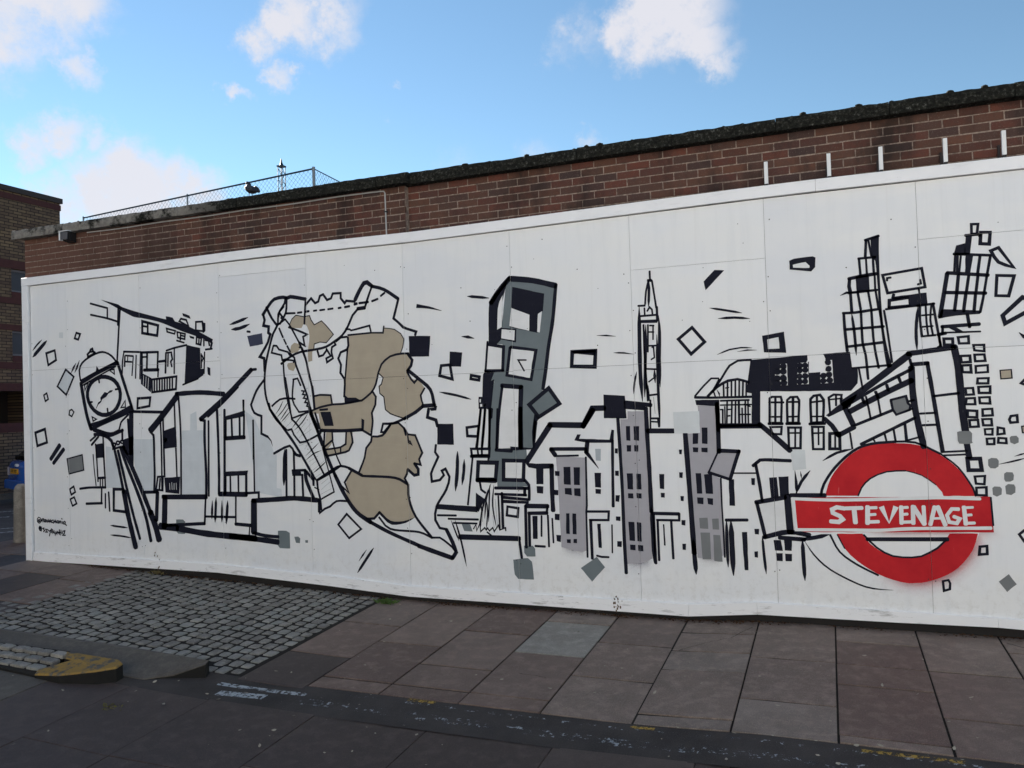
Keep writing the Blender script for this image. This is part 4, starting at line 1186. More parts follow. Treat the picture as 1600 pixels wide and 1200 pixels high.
0f ink 7298,1508 7339,1508 7337,1448 7299,1448
0f ink 7218,1243 7276,1243 7276,1090 7222,1094
0f ink 7310,1240 7355,1238 7355,1091 7309,1095
0f ink 7224,1055 7274,1055 7276,1006 7224,1009
0f ink 7305,1057 7354,1056 7352,1007 7306,1011
0f ink 7218,788 7276,786 7277,607 7224,611
0f ink 7299,786 7341,782 7341,604 7300,607
0f ink 7227,573 7279,572 7279,520 7228,524
0f ink 7303,573 7352,570 7353,514 7304,518
0k 47 7427,1640 7676,1636
0k 33 6187,920 6183,506
0k 46 6192,917 6423,918
0k 25 6416,921 6407,849
0k 35 6215,845 6414,852
0k 30 6223,845 6219,523
0f ink 6256,820 6310,822 6304,595 6255,594
0k 19 6352,824 6345,622
0k 21 6418,830 6420,523
0k 23 6276,525 6380,523
0k 18 6462,800 6467,563
0f slate 6038,380 6195,403 6236,370 6252,194 6086,192 6050,235
0f slate 6157,524 6250,527 6274,497 6276,422 6187,418 6158,453
0f slate 6736,330 6899,444 6977,349 6846,205
0k 32 7445,871 7698,871
0k 23 7698,874 7696,812 7488,810
0k 23 7496,810 7498,436
0k 23 7622,806 7630,457
0k 26 7460,854 7463,646 7467,405
0f lilac 7900,1864 8048,1860 8067,1736 8081,1533 8067,1432 8011,1345 7982,1250 8084,1197 8082,954 8087,507 7994,468 7851,476 7824,950 7804,1389 7790,1609 7914,1615
1f mist 7676,1811 7913,1813 7913,1615 7680,1611
0f ink 7848,1612 7898,1611 7892,1516 7844,1513
0f ink 7929,1663 7982,1662 7977,1512 7928,1517
0f ink 7843,1484 7894,1481 7889,1437 7845,1440
0f ink 7920,1479 7977,1479 7975,1435 7921,1440
0f ink 7860,1247 7910,1247 7915,1060 7867,1060
0f ink 7935,1235 8007,1243 8011,1059 7946,1061
0f ink 7866,1026 7924,1024 7921,963 7868,969
0f ink 7957,1022 8009,1018 8007,957 7962,967
1f slate2 7878,838 7954,843 7957,741 7882,744
1f slate2 7993,834 8052,838 8053,737 7996,738
1f slate2 7885,706 7971,708 7972,467 7897,463
1f slate2 7999,689 8061,687 8074,449 8000,453
0k 46 7779,1613 7789,1389 7801,1096 7812,803 7823,511
0s 42 7817,657 7825,482 7834,322
0k 41 8075,1881 8077,1678 8075,1434
0k 16 8084,1200 8085,954 8091,724 8094,490
0f ink 7716,1463 7745,1463 7739,1419 7719,1422
0f ink 7718,815 7754,816 7750,765 7716,771
0f lilac 8065,1432 8234,1433 8168,1198 7982,1253
0k 16 8064,1432 7979,1257
0k 27 7976,1255 8164,1192
0k 37 8069,1452 8256,1442
0k 32 8254,1451 8226,1373 8168,1198
0k 14 8191,1248 8401,1249
0f ink 8154,1193 8200,1193 8201,954 8152,956
0f ink 8349,1204 8381,1204 8378,1142 8351,1144
0k 28 8114,825 8304,830
0s 30 8120,825 8118,595 8121,401
0s 47 8159,826 8161,597 8165,327
0f ink 8360,753 8401,754 8397,704 8363,706
0k 30 8367,1313 8430,1365 8689,1358
0k 28 8391,1330 8416,1173 8437,996
0f ink 8502,1209 8567,1214 8578,1034 8513,1030
0f ink 8581,1217 8665,1222 8665,1060 8588,1041
0f white 8409,967 8627,1020 8644,754 8461,713
0k 40 8380,988 8634,1037
0k 32 8389,985 8424,819 8452,678
0k 59 8648,1049 8663,727
0k 43 8440,682 8643,733 8821,711
0k 39 8568,682 8780,672
0s 34 8740,670 8859,691 8983,723
1f white 8609,704 8723,721 8814,703 8780,684
0s 24 8426,691 8434,536 8448,355
0f ink 8520,659 8581,661 8595,566 8530,568
0f ink 8607,662 8674,664 8668,569 8611,571
0f ink 8536,544 8592,546 8590,476 8540,477
0f ink 8612,543 8670,542 8667,478 8614,477
0s 34 8760,671 8764,479 8769,313
0s 14 8773,667 8854,538 8979,420 9190,310 9314,276 9466,271
0f mist 8690,1456 8809,1452 8816,1288 8703,1274
0s 24 8720,1274 8727,1176 8729,1067
0s 13 8766,1267 8770,1232 8773,1201
0s 26 8847,1274 8770,1176 8719,1064
0k 39 8675,1055 8961,1059
G painted_square
0f ink 8251,721 8297,723 8296,383 8264,382
G painted_square
0f ink 6914,760 6949,761 6952,530 6921,533
G painted_square
0f ink 7544,774 7557,771 7562,575 7547,577
G painted_square
0f ink 7526,1238 7573,1238 7568,1098 7528,1103
G painted_stroke
0k 15 7059,754 7054,488
G painted_square
0f ink 7711,1254 7745,1254 7740,1201 7712,1205
G painted_square
0f ink 7717,598 7751,599 7747,541 7718,544
G painted_square
0f ink 8353,551 8384,555 8382,498 8354,501
G painted_square
0f ink 7534,1063 7572,1063 7570,1019 7536,1021
G painted_square
0f ink 7715,1036 7747,1036 7743,989 7717,992
G painted_skyscraper_spire
0k 19 7502,3135 7503,3052
0k 26 7481,3049 7517,3046
0k 19 7491,3053 7462,2950 7449,2827
0s 26 7494,3037 7488,2918 7481,2798
0k 19 7521,3043 7539,2899 7553,2785
0k 19 7381,2817 7448,2815
0s 38 7392,2816 7385,2533 7381,2202 7393,1915
0k 17 7441,2793 7442,2725
0k 17 7466,2761 7490,2797 7512,2773 7515,2732
0k 19 7404,2719 7550,2721
0k 30 7399,2668 7554,2662
0k 24 7558,2795 7558,2669
0s 29 7571,2716 7575,2552 7566,2313 7563,2045
0k 19 7427,2636 7427,2380 7434,2154 7444,1921
0s 29 7448,2635 7433,2305 7415,1957
0k 17 7469,2633 7460,2378
0k 15 7484,2625 7525,2622
0k 15 7517,2623 7512,2492
0k 15 7474,2565 7522,2562
0k 17 7455,2436 7540,2434
0k 15 7499,2421 7514,2420 7519,2323 7488,2306
0k 17 7424,2222 7540,2213
0s 29 7515,2218 7516,2151 7519,2084
0k 15 7458,2098 7515,2139
0s 26 7549,2538 7545,2224 7545,1956 7550,1680
0k 19 7461,1973 7532,1979
0s 18 7498,1957 7508,1800
0k 17 7467,1928 7459,1659
0k 19 7466,1756 7539,1755
0k 15 7472,1726 7531,1722
0s 29 7433,2109 7447,2004 7462,1906
0s 17 7348,2200 7323,2098 7310,1990
0k 19 7532,1755 7541,1676
G painted_square
0f ink 8488,2471 8674,2495 8686,2308 8499,2322
1f white 8530,2434 8626,2450 8631,2349 8534,2349
G painted_square
0f ink 8740,3117 8777,3131 8936,3138 8958,3125 8952,3042 8918,3007 8787,3031 8741,3039
1f white 8769,3079 8875,3093 8907,3057 8904,3039 8771,3054
G painted_square
0K 29 7875,2582 7984,2444 7859,2339 7747,2482
G painted_square
0f ink 7995,2996 8095,3093 8181,3082 8010,2915
G painted_stroke
0s 14 8091,2321 8203,2362 8301,2374 8401,2367
0s 14 8269,2340 8356,2349 8441,2345
G painted_stroke
0s 21 8039,2750 8159,2724 8323,2685
G painted_stroke
0s 22 8110,2649 8255,2648 8391,2630
G painted_domed_hall
0f ink 8380,2259 8859,2281 8861,2236 8847,2212 8871,2222 8867,2124 8959,2127 8959,2065 9005,2104 9005,2243 8989,2283 9204,2291 9215,2151 9259,2143 9254,2019 9201,1956 8455,1976 8445,1693 8455,1664 8086,1660 8087,1699 8371,1694 8380,1961 8335,1971
1f white 8590,2207 8688,2213 8688,2022 8583,2025
1f white 8777,2212 8863,2215 8862,2026 8766,2026
1f white 9007,2227 9058,2227 9064,2033 8960,2027 8961,2113 9005,2121
2d 30 8609,2189 8658,2189 8608,2144 8656,2144 8603,2086 8654,2086 8604,2042 8658,2043
2d 27 8795,2189 8838,2190 8792,2148 8838,2149 8789,2097 8836,2097 8788,2049 8834,2050
2d 27 9024,2208 9027,2151 9030,2101 9034,2053 8984,2094 8982,2050
0k 20 8034,1984 8108,2083 8198,2217 8269,2257 8387,2259
0k 17 7879,1950 7964,2045 8031,2108 8098,2106
0k 25 7878,1940 8010,1934
0k 24 7994,1945 8078,2026 8179,2081 8263,2092 8362,2059
0k 18 8034,1981 8079,2055 8102,2098
0k 22 8003,1933 8379,1930
0s 16 8077,2005 8097,1968 8100,1936
0k 14 8048,1991 8063,1937
0k 16 8138,2053 8137,1934
0k 16 8174,2066 8169,1933
0k 16 8209,2072 8204,1935
0k 16 8243,2078 8238,1934
0k 16 8277,2077 8271,1933
0k 16 8310,2073 8302,1932
0k 14 8338,2060 8331,1931
0k 12 8155,2016 8184,2020
0f ink 7880,1916 8095,1913 8094,1620 8058,1620 8052,1856 7889,1869
0k 18 8105,1902 8356,1902
0k 14 8103,1863 8374,1861
0k 14 8102,1822 8127,1822
0k 16 8123,1822 8119,1699
0k 12 8142,1850 8140,1698
0k 16 8165,1900 8155,1698
0k 14 8160,1763 8186,1765
0k 12 8169,1821 8205,1823
0k 16 8207,1899 8196,1697
0k 16 8239,1898 8229,1697
0k 20 8267,1897 8263,1696
0k 14 8293,1832 8291,1696
0k 16 8323,1896 8318,1695
0k 14 8346,1895 8343,1695
0k 14 8268,1775 8363,1773
0k 12 8311,1867 8365,1844
0K 20 8532,1911 8552,1924 8626,1922 8633,1894 8621,1692 8524,1694
0k 20 8581,1921 8572,1690
0k 18 8524,1876 8649,1872
0k 16 8523,1748 8631,1745
0k 26 8514,1687 8634,1685
0K 21 8679,1892 8707,1917 8762,1918 8778,1889 8765,1689 8674,1691
0k 23 8728,1912 8719,1687
0k 18 8676,1875 8779,1873
0k 16 8671,1745 8772,1745
0k 25 8663,1684 8778,1683
0K 20 8529,1656 8624,1657 8617,1592 8545,1596
0K 21 8679,1650 8783,1648 8774,1468 8679,1469
0k 16 8737,1649 8730,1470
0k 16 8679,1602 8781,1601
0k 38 8086,1669 8455,1665
0k 47 8435,1686 8566,1567 8689,1445
G painted_house_detail
0K 23 8872,1894 8898,1922 8950,1929 8978,1886 8966,1690 8870,1687
0k 19 8925,1924 8917,1691
0k 17 8868,1866 8978,1876
0k 15 8866,1743 8976,1741
0k 25 8854,1678 8983,1680
0k 19 9026,1764 9020,1903 9060,1928 9124,1923 9115,1866
0k 17 9079,1927 9076,1832
0k 15 9017,1885 9129,1893
0K 21 8876,1652 8970,1651 8963,1458 8877,1459
0k 15 8927,1649 8923,1496
0k 15 8874,1597 8968,1599
G painted_square
0K 27 9017,1592 9096,1596 9094,1459 9012,1461
0k 17 9060,1594 9056,1467
G painted_office_towers
0k 24 9356,3235 9465,3262
0f ink 9400,3245 9467,3271 9461,3105 9461,2832 9470,2533 9492,2328 9527,2150 9497,2136 9480,2329 9448,2602 9440,2848 9430,3053 9404,3090
0k 22 9365,3237 9354,3094
0k 17 9384,3228 9401,3097
0k 21 9297,3083 9434,3085
0k 21 9304,3081 9311,2941
0k 17 9359,3080 9361,2943
0k 19 9413,3082 9416,2938
0k 30 9215,2916 9301,2930 9441,2943
0k 30 9224,2914 9217,2852 9227,2793
0f ink 9269,2933 9376,2938 9379,2798 9277,2796
0k 17 9421,2931 9421,2808
0s 22 9143,2778 9194,2799 9283,2797
0k 22 9207,2795 9436,2804
0k 24 9226,2796 9231,2628
0k 21 9283,2799 9302,2646
0k 20 9365,2799 9385,2640
0k 19 9423,2801 9440,2650
0k 24 9159,2625 9239,2623 9442,2641
0k 25 9167,2621 9170,2483 9183,2296
0s 24 9229,2624 9245,2451 9253,2256
0k 21 9302,2639 9307,2352 9326,2255 9338,2050
0k 20 9384,2641 9394,2360 9423,2141
0k 20 9449,2636 9464,2465 9481,2261 9497,2145
0k 24 9175,2483 9476,2491
0k 24 9177,2334 9463,2357
0k 20 9215,2148 9510,2162
0k 17 9269,2141 9292,1970
0k 18 9482,2627 9501,2463 9527,2184
0k 18 9495,2635 9742,2649
0K 22 9482,2926 9780,2958 9800,2799 9515,2771
0k 18 9514,2875 9517,2898 9545,2900
0k 18 9745,2825 9769,2831 9765,2864
0k 16 9752,2795 9755,2752
0k 24 9561,2756 9553,2723
0f ink 9551,2737 9808,2753 9813,2650 9672,2651 9670,2721 9565,2707
0k 26 9522,2651 9526,2708 9670,2721
0k 22 9516,2649 9678,2653
0s 25 9742,2646 9719,2449 9720,2273
0k 22 9732,2647 9863,2656
0k 20 9756,2648 9752,2528 9761,2387
0k 16 9798,2645 9799,2511 9808,2388
0k 16 9840,2648 9828,2523 9844,2391
0k 21 9852,2661 9879,2440 9897,2299
0k 16 9751,2564 9854,2567
0k 16 9752,2469 9845,2471
0k 18 9756,2390 9863,2395
0K 21 10156,3285 10204,3282 10193,3202 10155,3206
0k 23 10108,3198 10221,3197
0f ink 10112,3198 10143,3186 10123,3038 10094,3041
0k 16 10149,3186 10130,3043
0k 19 10210,3198 10211,3177
0K 26 10221,3212 10287,3205 10277,3110 10213,3120
0k 23 10019,3054 10284,3018
0f ink 10040,3122 10106,3135 10106,3040 10017,3043
0k 19 10031,3043 10019,2908
0k 18 10048,3035 10039,2907
0k 16 10071,3033 10054,2900
0f ink 10106,3036 10159,3025 10134,2893 10095,2896
0k 23 10208,3020 10186,2881
0k 21 10282,3015 10254,2872 10218,2679 10191,2561
0k 30 9965,2903 10262,2858
0k 34 9967,2900 9930,2701 9900,2542
0k 26 10048,2883 10031,2744
0k 23 10122,2870 10100,2738
0k 23 10188,2865 10169,2733
0k 30 9947,2742 10239,2714
0k 25 10030,2731 10008,2587
0k 25 10096,2725 10073,2575
0k 24 10165,2720 10148,2569
0f ink 9886,2529 9911,2607 10199,2576 10190,2548 10012,2545
0k 26 10099,2554 10112,2445
0k 30 9909,2461 10184,2466
0k 16 9919,2411 10188,2405
0k 21 9917,2464 9913,2400
0f ink 9950,2455 10020,2447 10087,2398 10018,2410
0k 27 9877,2397 9939,2407
0k 18 9889,2392 9894,2299
0K 23 9921,2361 9985,2358 9986,2308 9923,2311
0K 21 10025,2367 10100,2371 10101,2314 10032,2316
0K 19 10133,2297 10209,2295 10209,2243 10139,2254
0K 21 10037,2213 10105,2212 10107,2161 10043,2160
0K 19 10138,2218 10208,2217 10213,2165 10141,2165
0K 21 10044,2135 10107,2135 10109,2075 10047,2080
0K 19 10143,2125 10228,2129 10228,2073 10143,2071
0K 26 10286,3055 10341,3075 10440,2907 10336,2958
G painted_square
0K 21 10070,1766 10138,1760 10136,1708 10070,1712
0K 19 10178,1772 10246,1775 10248,1722 10178,1720
0K 19 10081,1686 10142,1687 10145,1633 10085,1631
0K 19 10174,1692 10238,1693 10240,1641 10179,1643
0K 17 10188,1611 10243,1613 10240,1566 10190,1568
0K 19 10280,1623 10322,1614 10325,1573 10276,1567
0K 19 10199,1533 10252,1535 10250,1489 10201,1489
0K 19 10282,1539 10335,1534 10336,1496 10278,1500
0f slate2 10360,1540 10371,1552 10407,1555 10422,1536 10421,1501 10391,1487 10363,1502
G painted_square
0K 19 10153,2024 10230,2024 10226,1981 10149,1984
0K 19 10063,1947 10116,1948 10121,1895 10066,1894
0K 21 10156,1955 10239,1956 10237,1903 10158,1906
0K 19 10067,1864 10126,1866 10128,1815 10060,1817
0K 19 10159,1869 10232,1870 10234,1818 10162,1822
G painted_square
0K 32 10349,2524 10492,2661 10556,2628 10554,2564 10364,2459
G painted_square
0f tan 10314,2083 10392,2086 10395,2018 10317,2014
0K 10 10314,2083 10392,2086 10395,2018 10317,2014
G painted_square
0K 24 10321,2851 10441,2838 10397,2679 10308,2688
G painted_square
0f slate2 10202,1365 10225,1378 10264,1375 10277,1354 10273,1309 10250,1293 10216,1295 10201,1316
0s 14 10273,1326 10363,1347 10464,1376
0s 14 10387,1390 10432,1405 10477,1420
G painted_square
0K 19 10102,1227 10174,1232 10168,1165 10109,1170
0K 19 10110,1136 10181,1141 10180,1075 10110,1077
G painted_square
0f slate2 10310,1251 10327,1264 10369,1262 10378,1239 10373,1200 10352,1188 10318,1187 10309,1206
0f slate2 10314,1151 10334,1168 10376,1165 10385,1143 10382,1101 10353,1080 10318,1087
G painted_square
0K 31 10055,1371 10145,1373 10154,1279 10060,1279
G painted_square
0f slate2 10239,383 10312,447 10364,368 10295,303
G painted_square
0f tan 10446,1629 10485,1634 10483,1577 10450,1578
0K 10 10446,1629 10485,1634 10483,1577 10450,1578
G painted_square
0K 20 10396,767 10465,830 10482,719 10429,712
G painted_square
0f slate2 10223,1135 10238,1148 10278,1146 10290,1129 10286,1084 10252,1066 10225,1081
G painted_square
0K 21 10117,659 10167,666 10167,602 10110,595
G painted_square
0K 18 9839,366 9880,377 9891,351 9887,303 9844,287
G painted_square
0K 20 10456,1974 10489,2011 10542,1977 10497,1953
G painted_square
0K 20 10375,1713 10418,1719 10420,1664 10371,1660 10363,1685
G painted_stroke
0s 30 10457,2381 10491,2344 10533,2310
G painted_station_block
0k 56 9127,1849 9302,1967 9663,2245
0k 43 9647,2250 9996,2287
0k 56 9993,2294 10018,2102 10034,1773 10051,1583
0k 46 10053,1512 10069,1381
1f slate2 9989,1591 10005,1597 10082,1597 10096,1579 10093,1511 10099,1501 10075,1493 10001,1496 9991,1519
0k 28 9152,1827 9428,1992 9670,2120
0k 48 9184,1779 9424,1908 9673,2029
0f ink 8992,1750 9108,1845 9251,1933 9186,1816 9145,1799 9014,1736
0k 45 9145,1817 9206,1664
0k 38 8978,1724 9037,1661 9088,1570
0k 42 9083,1574 9215,1646
0k 26 9222,1661 9512,1780
0k 26 9285,1895 9300,1847
0k 17 9315,1903 9333,1798 9345,1712
0k 26 9391,1942 9411,1884
0k 17 9408,1877 9425,1737
0k 26 9479,1997 9490,1947
0k 26 9571,2061 9585,2016
0k 24 9663,2205 9678,2117
0k 34 9675,2160 9800,2165
0k 51 9672,2137 9675,1916 9697,1715 9741,1468
0k 32 9792,2168 9823,1911 9850,1672 9878,1428
0k 21 9826,1890 10016,1909
0k 18 9722,1748 9839,1752
0k 20 9736,1651 9843,1654
0k 16 9878,1428 10056,1436
0k 16 9884,1400 10047,1407
0k 17 9178,1596 9192,1459
0k 26 9260,1497 9412,1575 9687,1716
0k 15 9355,1546 9370,1519
0k 17 9447,1586 9459,1526
0k 18 9518,1618 9529,1525
0k 24 9605,1664 9613,1524
0k 16 9620,1527 9717,1555
0f slate2 9509,1868 9620,1898 9647,1823 9645,1783 9541,1746 9518,1787
0k 20 9503,1868 9622,1897 9635,1837 9653,1817 9645,1781 9543,1743 9518,1787 9506,1865
0k 18 9636,1851 9681,1863
0k 15 9621,1771 9670,1793
0k 14 9873,2294 9897,2306
0s 23 8951,1357 9067,1426 9198,1459
G painted_roundel
0f red 8961,1056 8973,1102 9010,1208 9089,1323 9207,1432 9347,1492 9532,1504 9700,1486 9863,1401 9987,1287 10065,1166 10098,1069 9870,1066 9861,1098 9818,1155 9715,1233 9584,1270 9449,1259 9324,1204 9252,1128 9222,1059
0f red 9044,731 9100,606 9198,501 9343,406 9464,358 9585,335 9681,344 9825,394 9956,481 10065,629 10107,764 9903,758 9872,704 9798,632 9665,561 9557,548 9423,570 9303,651 9244,738
0f red 8688,1038 10205,1065 10221,777 8698,735
1k 27 10133,1047 9873,1052 9636,1044 9267,1027 8988,1020 8697,1026 8705,854 8712,756 9132,765 9382,770 9626,791 10203,812
1k 36 9113,948 9050,958 9011,939 9016,909 9072,883 9093,856 9060,832 8994,836
1k 34 9116,950 9250,956
1k 38 9186,947 9193,827
1k 38 9293,969 9287,824
1k 25 9292,957 9362,961
1k 25 9294,898 9352,904
1k 28 9288,838 9375,843
1e 44 9399,971 9455,829
1e 42 9512,973 9453,829
1k 33 9551,974 9548,831
1k 23 9553,964 9601,968
1k 23 9553,907 9597,912
1k 26 9548,842 9638,849
1k 33 9637,832 9639,980
1k 37 9643,975 9721,830
1k 30 9719,979 9721,828
1k 31 9763,826 9802,978
1k 36 9823,978 9874,826
1k 20 9794,880 9857,884
1k 20 9807,970 9837,970
1k 29 9977,960 9926,961 9889,908 9903,853 9958,844 9981,882 9937,899
1k 32 10014,981 10023,836
1k 22 10016,972 10079,977
1k 22 10021,911 10067,916
1k 24 10023,846 10087,850
0k 23 8925,1059 8954,1157 9050,1302 9195,1439 9335,1499 9532,1517
0k 18 9532,1517 9677,1508 9863,1412
0k 14 9863,1412 9987,1300 10085,1134 10103,1069
0k 13 9222,1059 9252,1128 9324,1207 9450,1264 9596,1273
0k 9 9596,1273 9715,1236 9818,1157
0k 16 9254,728 9352,623 9472,557 9617,551 9689,564 9810,636 9871,700
0k 33 9277,691 9889,711
0k 17 8987,720 9061,574 9196,471 9355,390
0k 14 10209,1060 10218,832
0k 11 9044,724 9100,606
G painted_signature
0k 14 -539,594 -564,598 -556,617 -538,617 -546,591 -517,597 -523,638 -555,648 -579,627 -579,590 -547,571 -521,581
0k 18 -514,592 -502,621 -492,593 -484,629 -466,629 -463,591
0k 20 -448,619 -434,617 -445,594 -424,592
0k 18 -423,620 -399,592 -391,618 -409,589
0k 18 -381,590 -373,616 -359,591 -344,617 -338,591
0k 16 -298,618 -323,610 -324,587 -299,585
0k 18 -292,577 -280,613 -263,588 -252,614 -239,584
0k 16 -206,613 -227,607 -224,584 -200,582 -199,610
0k 16 -189,580 -178,608 -164,606 -161,581
0k 16 -139,607 -138,574
0k 16 -145,643 -137,632
0k 16 -90,605 -119,594 -116,574 -91,572 -80,598 -90,605 -81,572 -60,553
0k 21 -505,517 -537,529 -552,508 -538,483 -513,476 -505,499 -526,512 -534,493
0k 18 -458,511 -480,505 -451,480 -473,464
0k 18 -437,496 -401,492 -434,460 -395,462
0k 16 -387,487 -362,473 -337,494 -356,447 -367,411
0k 16 -329,507 -327,453
0k 15 -308,500 -308,449 -280,485 -302,469 -281,450
0k 18 -270,470 -264,425 -245,466 -232,441 -220,477
0k 18 -188,498 -189,442 -217,462 -168,463
0k 16 -160,494 -168,428 -139,479 -136,449
0k 18 -121,480 -93,486 -101,455 -133,429 -84,430
G painted_square
0f pale -26,2534 106,2439 -25,2220 -172,2329
0K 27 -26,2539 112,2441 -25,2216 -177,2329
0s 35 65,2488 109,2553 158,2616
0s 35 129,2491 173,2560 216,2646
G painted_square
0f slate2 -32,1400 233,1452 255,1259 0,1209
0K 17 -32,1400 233,1452 255,1259 0,1209
G painted_square
0K 35 -588,1741 -414,1786 -380,1614 -555,1570
G painted_square
0K 31 -366,2764 -214,2794 -192,2669 -333,2610
G painted_stroke
0k 59 -320,1397 -154,1577
0k 55 -273,1344 -85,1525
G painted_stroke
0s 51 -614,2725 -480,2829 -348,2929
G painted_square
0K 24 11,889 81,916 121,836 51,805
G painted_square
0K 24 6,1015 76,1052 102,981 32,946
G painted_square
0K 27 170,2997 236,2977 201,2908 140,2928
G painted_square
0f mist -132,3020 -61,3016 -63,2940 -134,2950
G painted_square
0K 24 -423,2224 -370,2249 -344,2170 -396,2145
G painted_square
0K 20 31,2016 68,2026 103,1994 65,1938 19,1960
G painted_stroke
0s 24 -612,2810 -531,2881 -437,2945
"""
ri = random.Random(2)
def smooth_pts(P, closed):
    """round the gentle bends of a hand-drawn line, keep its sharp corners"""
    n = len(P)
    if n < 3: return P
    def corner(i):
        if not closed and i in (0, n-1): return True
        a, b, c = P[i-1], P[i], P[(i+1) % n]; u = (b-a); v = (c-b)
        if u.length < 1e-6 or v.length < 1e-6: return True
        return u.angle(v) > R(48)
    out = []; m = n if closed else n-1
    for i in range(m):
        p1, p2 = P[i], P[(i+1) % n]
        t1 = (p2-p1) if corner(i) else (p2-P[i-1])*.5
        t2 = (p2-p1) if corner((i+1) % n) else (P[(i+2) % n]-p1)*.5
        L = (p2-p1).length; st = max(1, min(6, int(L/.05)))
        if (corner(i) and corner((i+1) % n)): st = max(1, min(3, int(L/.25)))
        for lim in (t1, t2):
            if lim.length > 1.3*L: lim *= 1.3*L/lim.length
        for s in range(st):
            t = s/st; h = t*t*t; q = t*t
            out.append(p1*(2*h-3*q+1) + t1*(h-2*q+t) + p2*(-2*h+3*q) + t2*(h-q))
    if not closed: out.append(P[-1])
    return out
def ribbon(bm, P, w, closed, taper, y, mi):
    P = [Vector(p) for p in P]; P = smooth_pts(P, closed); n = len(P)
    if n < 2: return
    if not closed and taper == 0:      # blunt rounded ends
        d0 = (P[0]-P[1]).normalized(); d1 = (P[-1]-P[-2]).normalized()
        P = [P[0]+d0*w*.28] + P + [P[-1]+d1*w*.28]; n += 2
    seg = [0]
    for i in range(1, n): seg.append(seg[-1]+(P[i]-P[i-1]).length)
    tot = seg[-1] or 1; L = []; Rr = []; ph = ri.uniform(0, 50)
    for i in range(n):
        a = P[i-1] if (i > 0 or closed) else None; c = P[(i+1) % n] if (i < n-1 or closed) else None
        u = (P[i]-a).normalized() if a is not None else (c-P[i]).normalized(); v = (c-P[i]).normalized() if c is not None else u
        b = u+v
        b = b.normalized() if b.length > .15 else u
        nn = Vector((-b.y, b.x)); k = 1/max(.5, nn.dot(Vector((-u.y, u.x))))
        t = seg[i]/tot; ww = w*.5*(1+.13*noise.noise((seg[i]*9+ph, ph, 0)))
        if taper == 1: ww *= max(.15, min(1, .15+4.5*min(t, 1-t)))
        elif taper == 2: ww *= max(.12, (1-t)**.7)
        elif not closed and (i == 0 or i == n-1): ww *= .55
        L.append(bm.verts.new((P[i].x+nn.x*ww*k, y, P[i].y+nn.y*ww*k))); Rr.append(bm.verts.new((P[i].x-nn.x*ww*k, y, P[i].y-nn.y*ww*k)))
    for i in range(n if closed else n-1):
        j = (i+1) % n
        try:
            f = bm.faces.new((Rr[i], Rr[j], L[j], L[i])); f.material_index = mi
        except ValueError: pass
def clip_seams(bm):
    xsv = [v.co.x for v in bm.verts]; zsv = [v.co.z for v in bm.verts]; a, b, z0, z1 = min(xsv), max(xsv), min(zsv), max(zsv)
    def cut(co, no):
        bmesh.ops.bisect_plane(bm, geom=bm.verts[:]+bm.edges[:]+bm.faces[:], plane_co=co, plane_no=no, dist=1e-6)
    def drop(fn):
        dl = [f for f in bm.faces if fn(f.calc_center_median())]
        if dl: bmesh.ops.delete(bm, geom=dl, context='FACES')
    for x in XS:
        if a < x < b:
            cut((x-GAP,0,0), (1,0,0)); cut((x+GAP,0,0), (1,0,0)); drop(lambda c: abs(c.x-x) < GAP)
    for x0, x1, zs in cols:
        if x1 < a or x0 > b: continue
        for z in zs:
            if z0 < z < z1:
                cut((0,0,z-GAP), (0,0,1)); cut((0,0,z+GAP), (0,0,1)); drop(lambda c: abs(c.z-z) < GAP and x0 < c.x < x1)
PLAB = dict(painted_flats='block of flats with balcony drawn in black line', painted_street_clock='leaning street clock on long legs', painted_terrace='row of gabled white houses in black line', painted_map='tan and black cut-up map shape', painted_clock_tower='tilted slate grey clock tower', painted_row_houses='lilac and white row houses with black windows', painted_skyscraper_spire='sketchy pointed skyscraper in black', painted_domed_hall='black mansard roofed hall with arched windows', painted_office_towers='black grid towers breaking into squares', painted_station_block='angular black block above the roundel', painted_roundel='red roundel with STEVENAGE lettering on a bar', painted_signature='two black handwritten signatures')
groups = []
for ln in MURAL.strip().split('\n'):
    a = ln.split()
    if a[0] == 'G': groups.append((a[1], [])); continue
    pts = [tuple(float(v)/1000 for v in q.split(',')) for q in a[2:]]
    groups[-1][1].append((int(a[0][0]), a[0][1], a[1], pts))
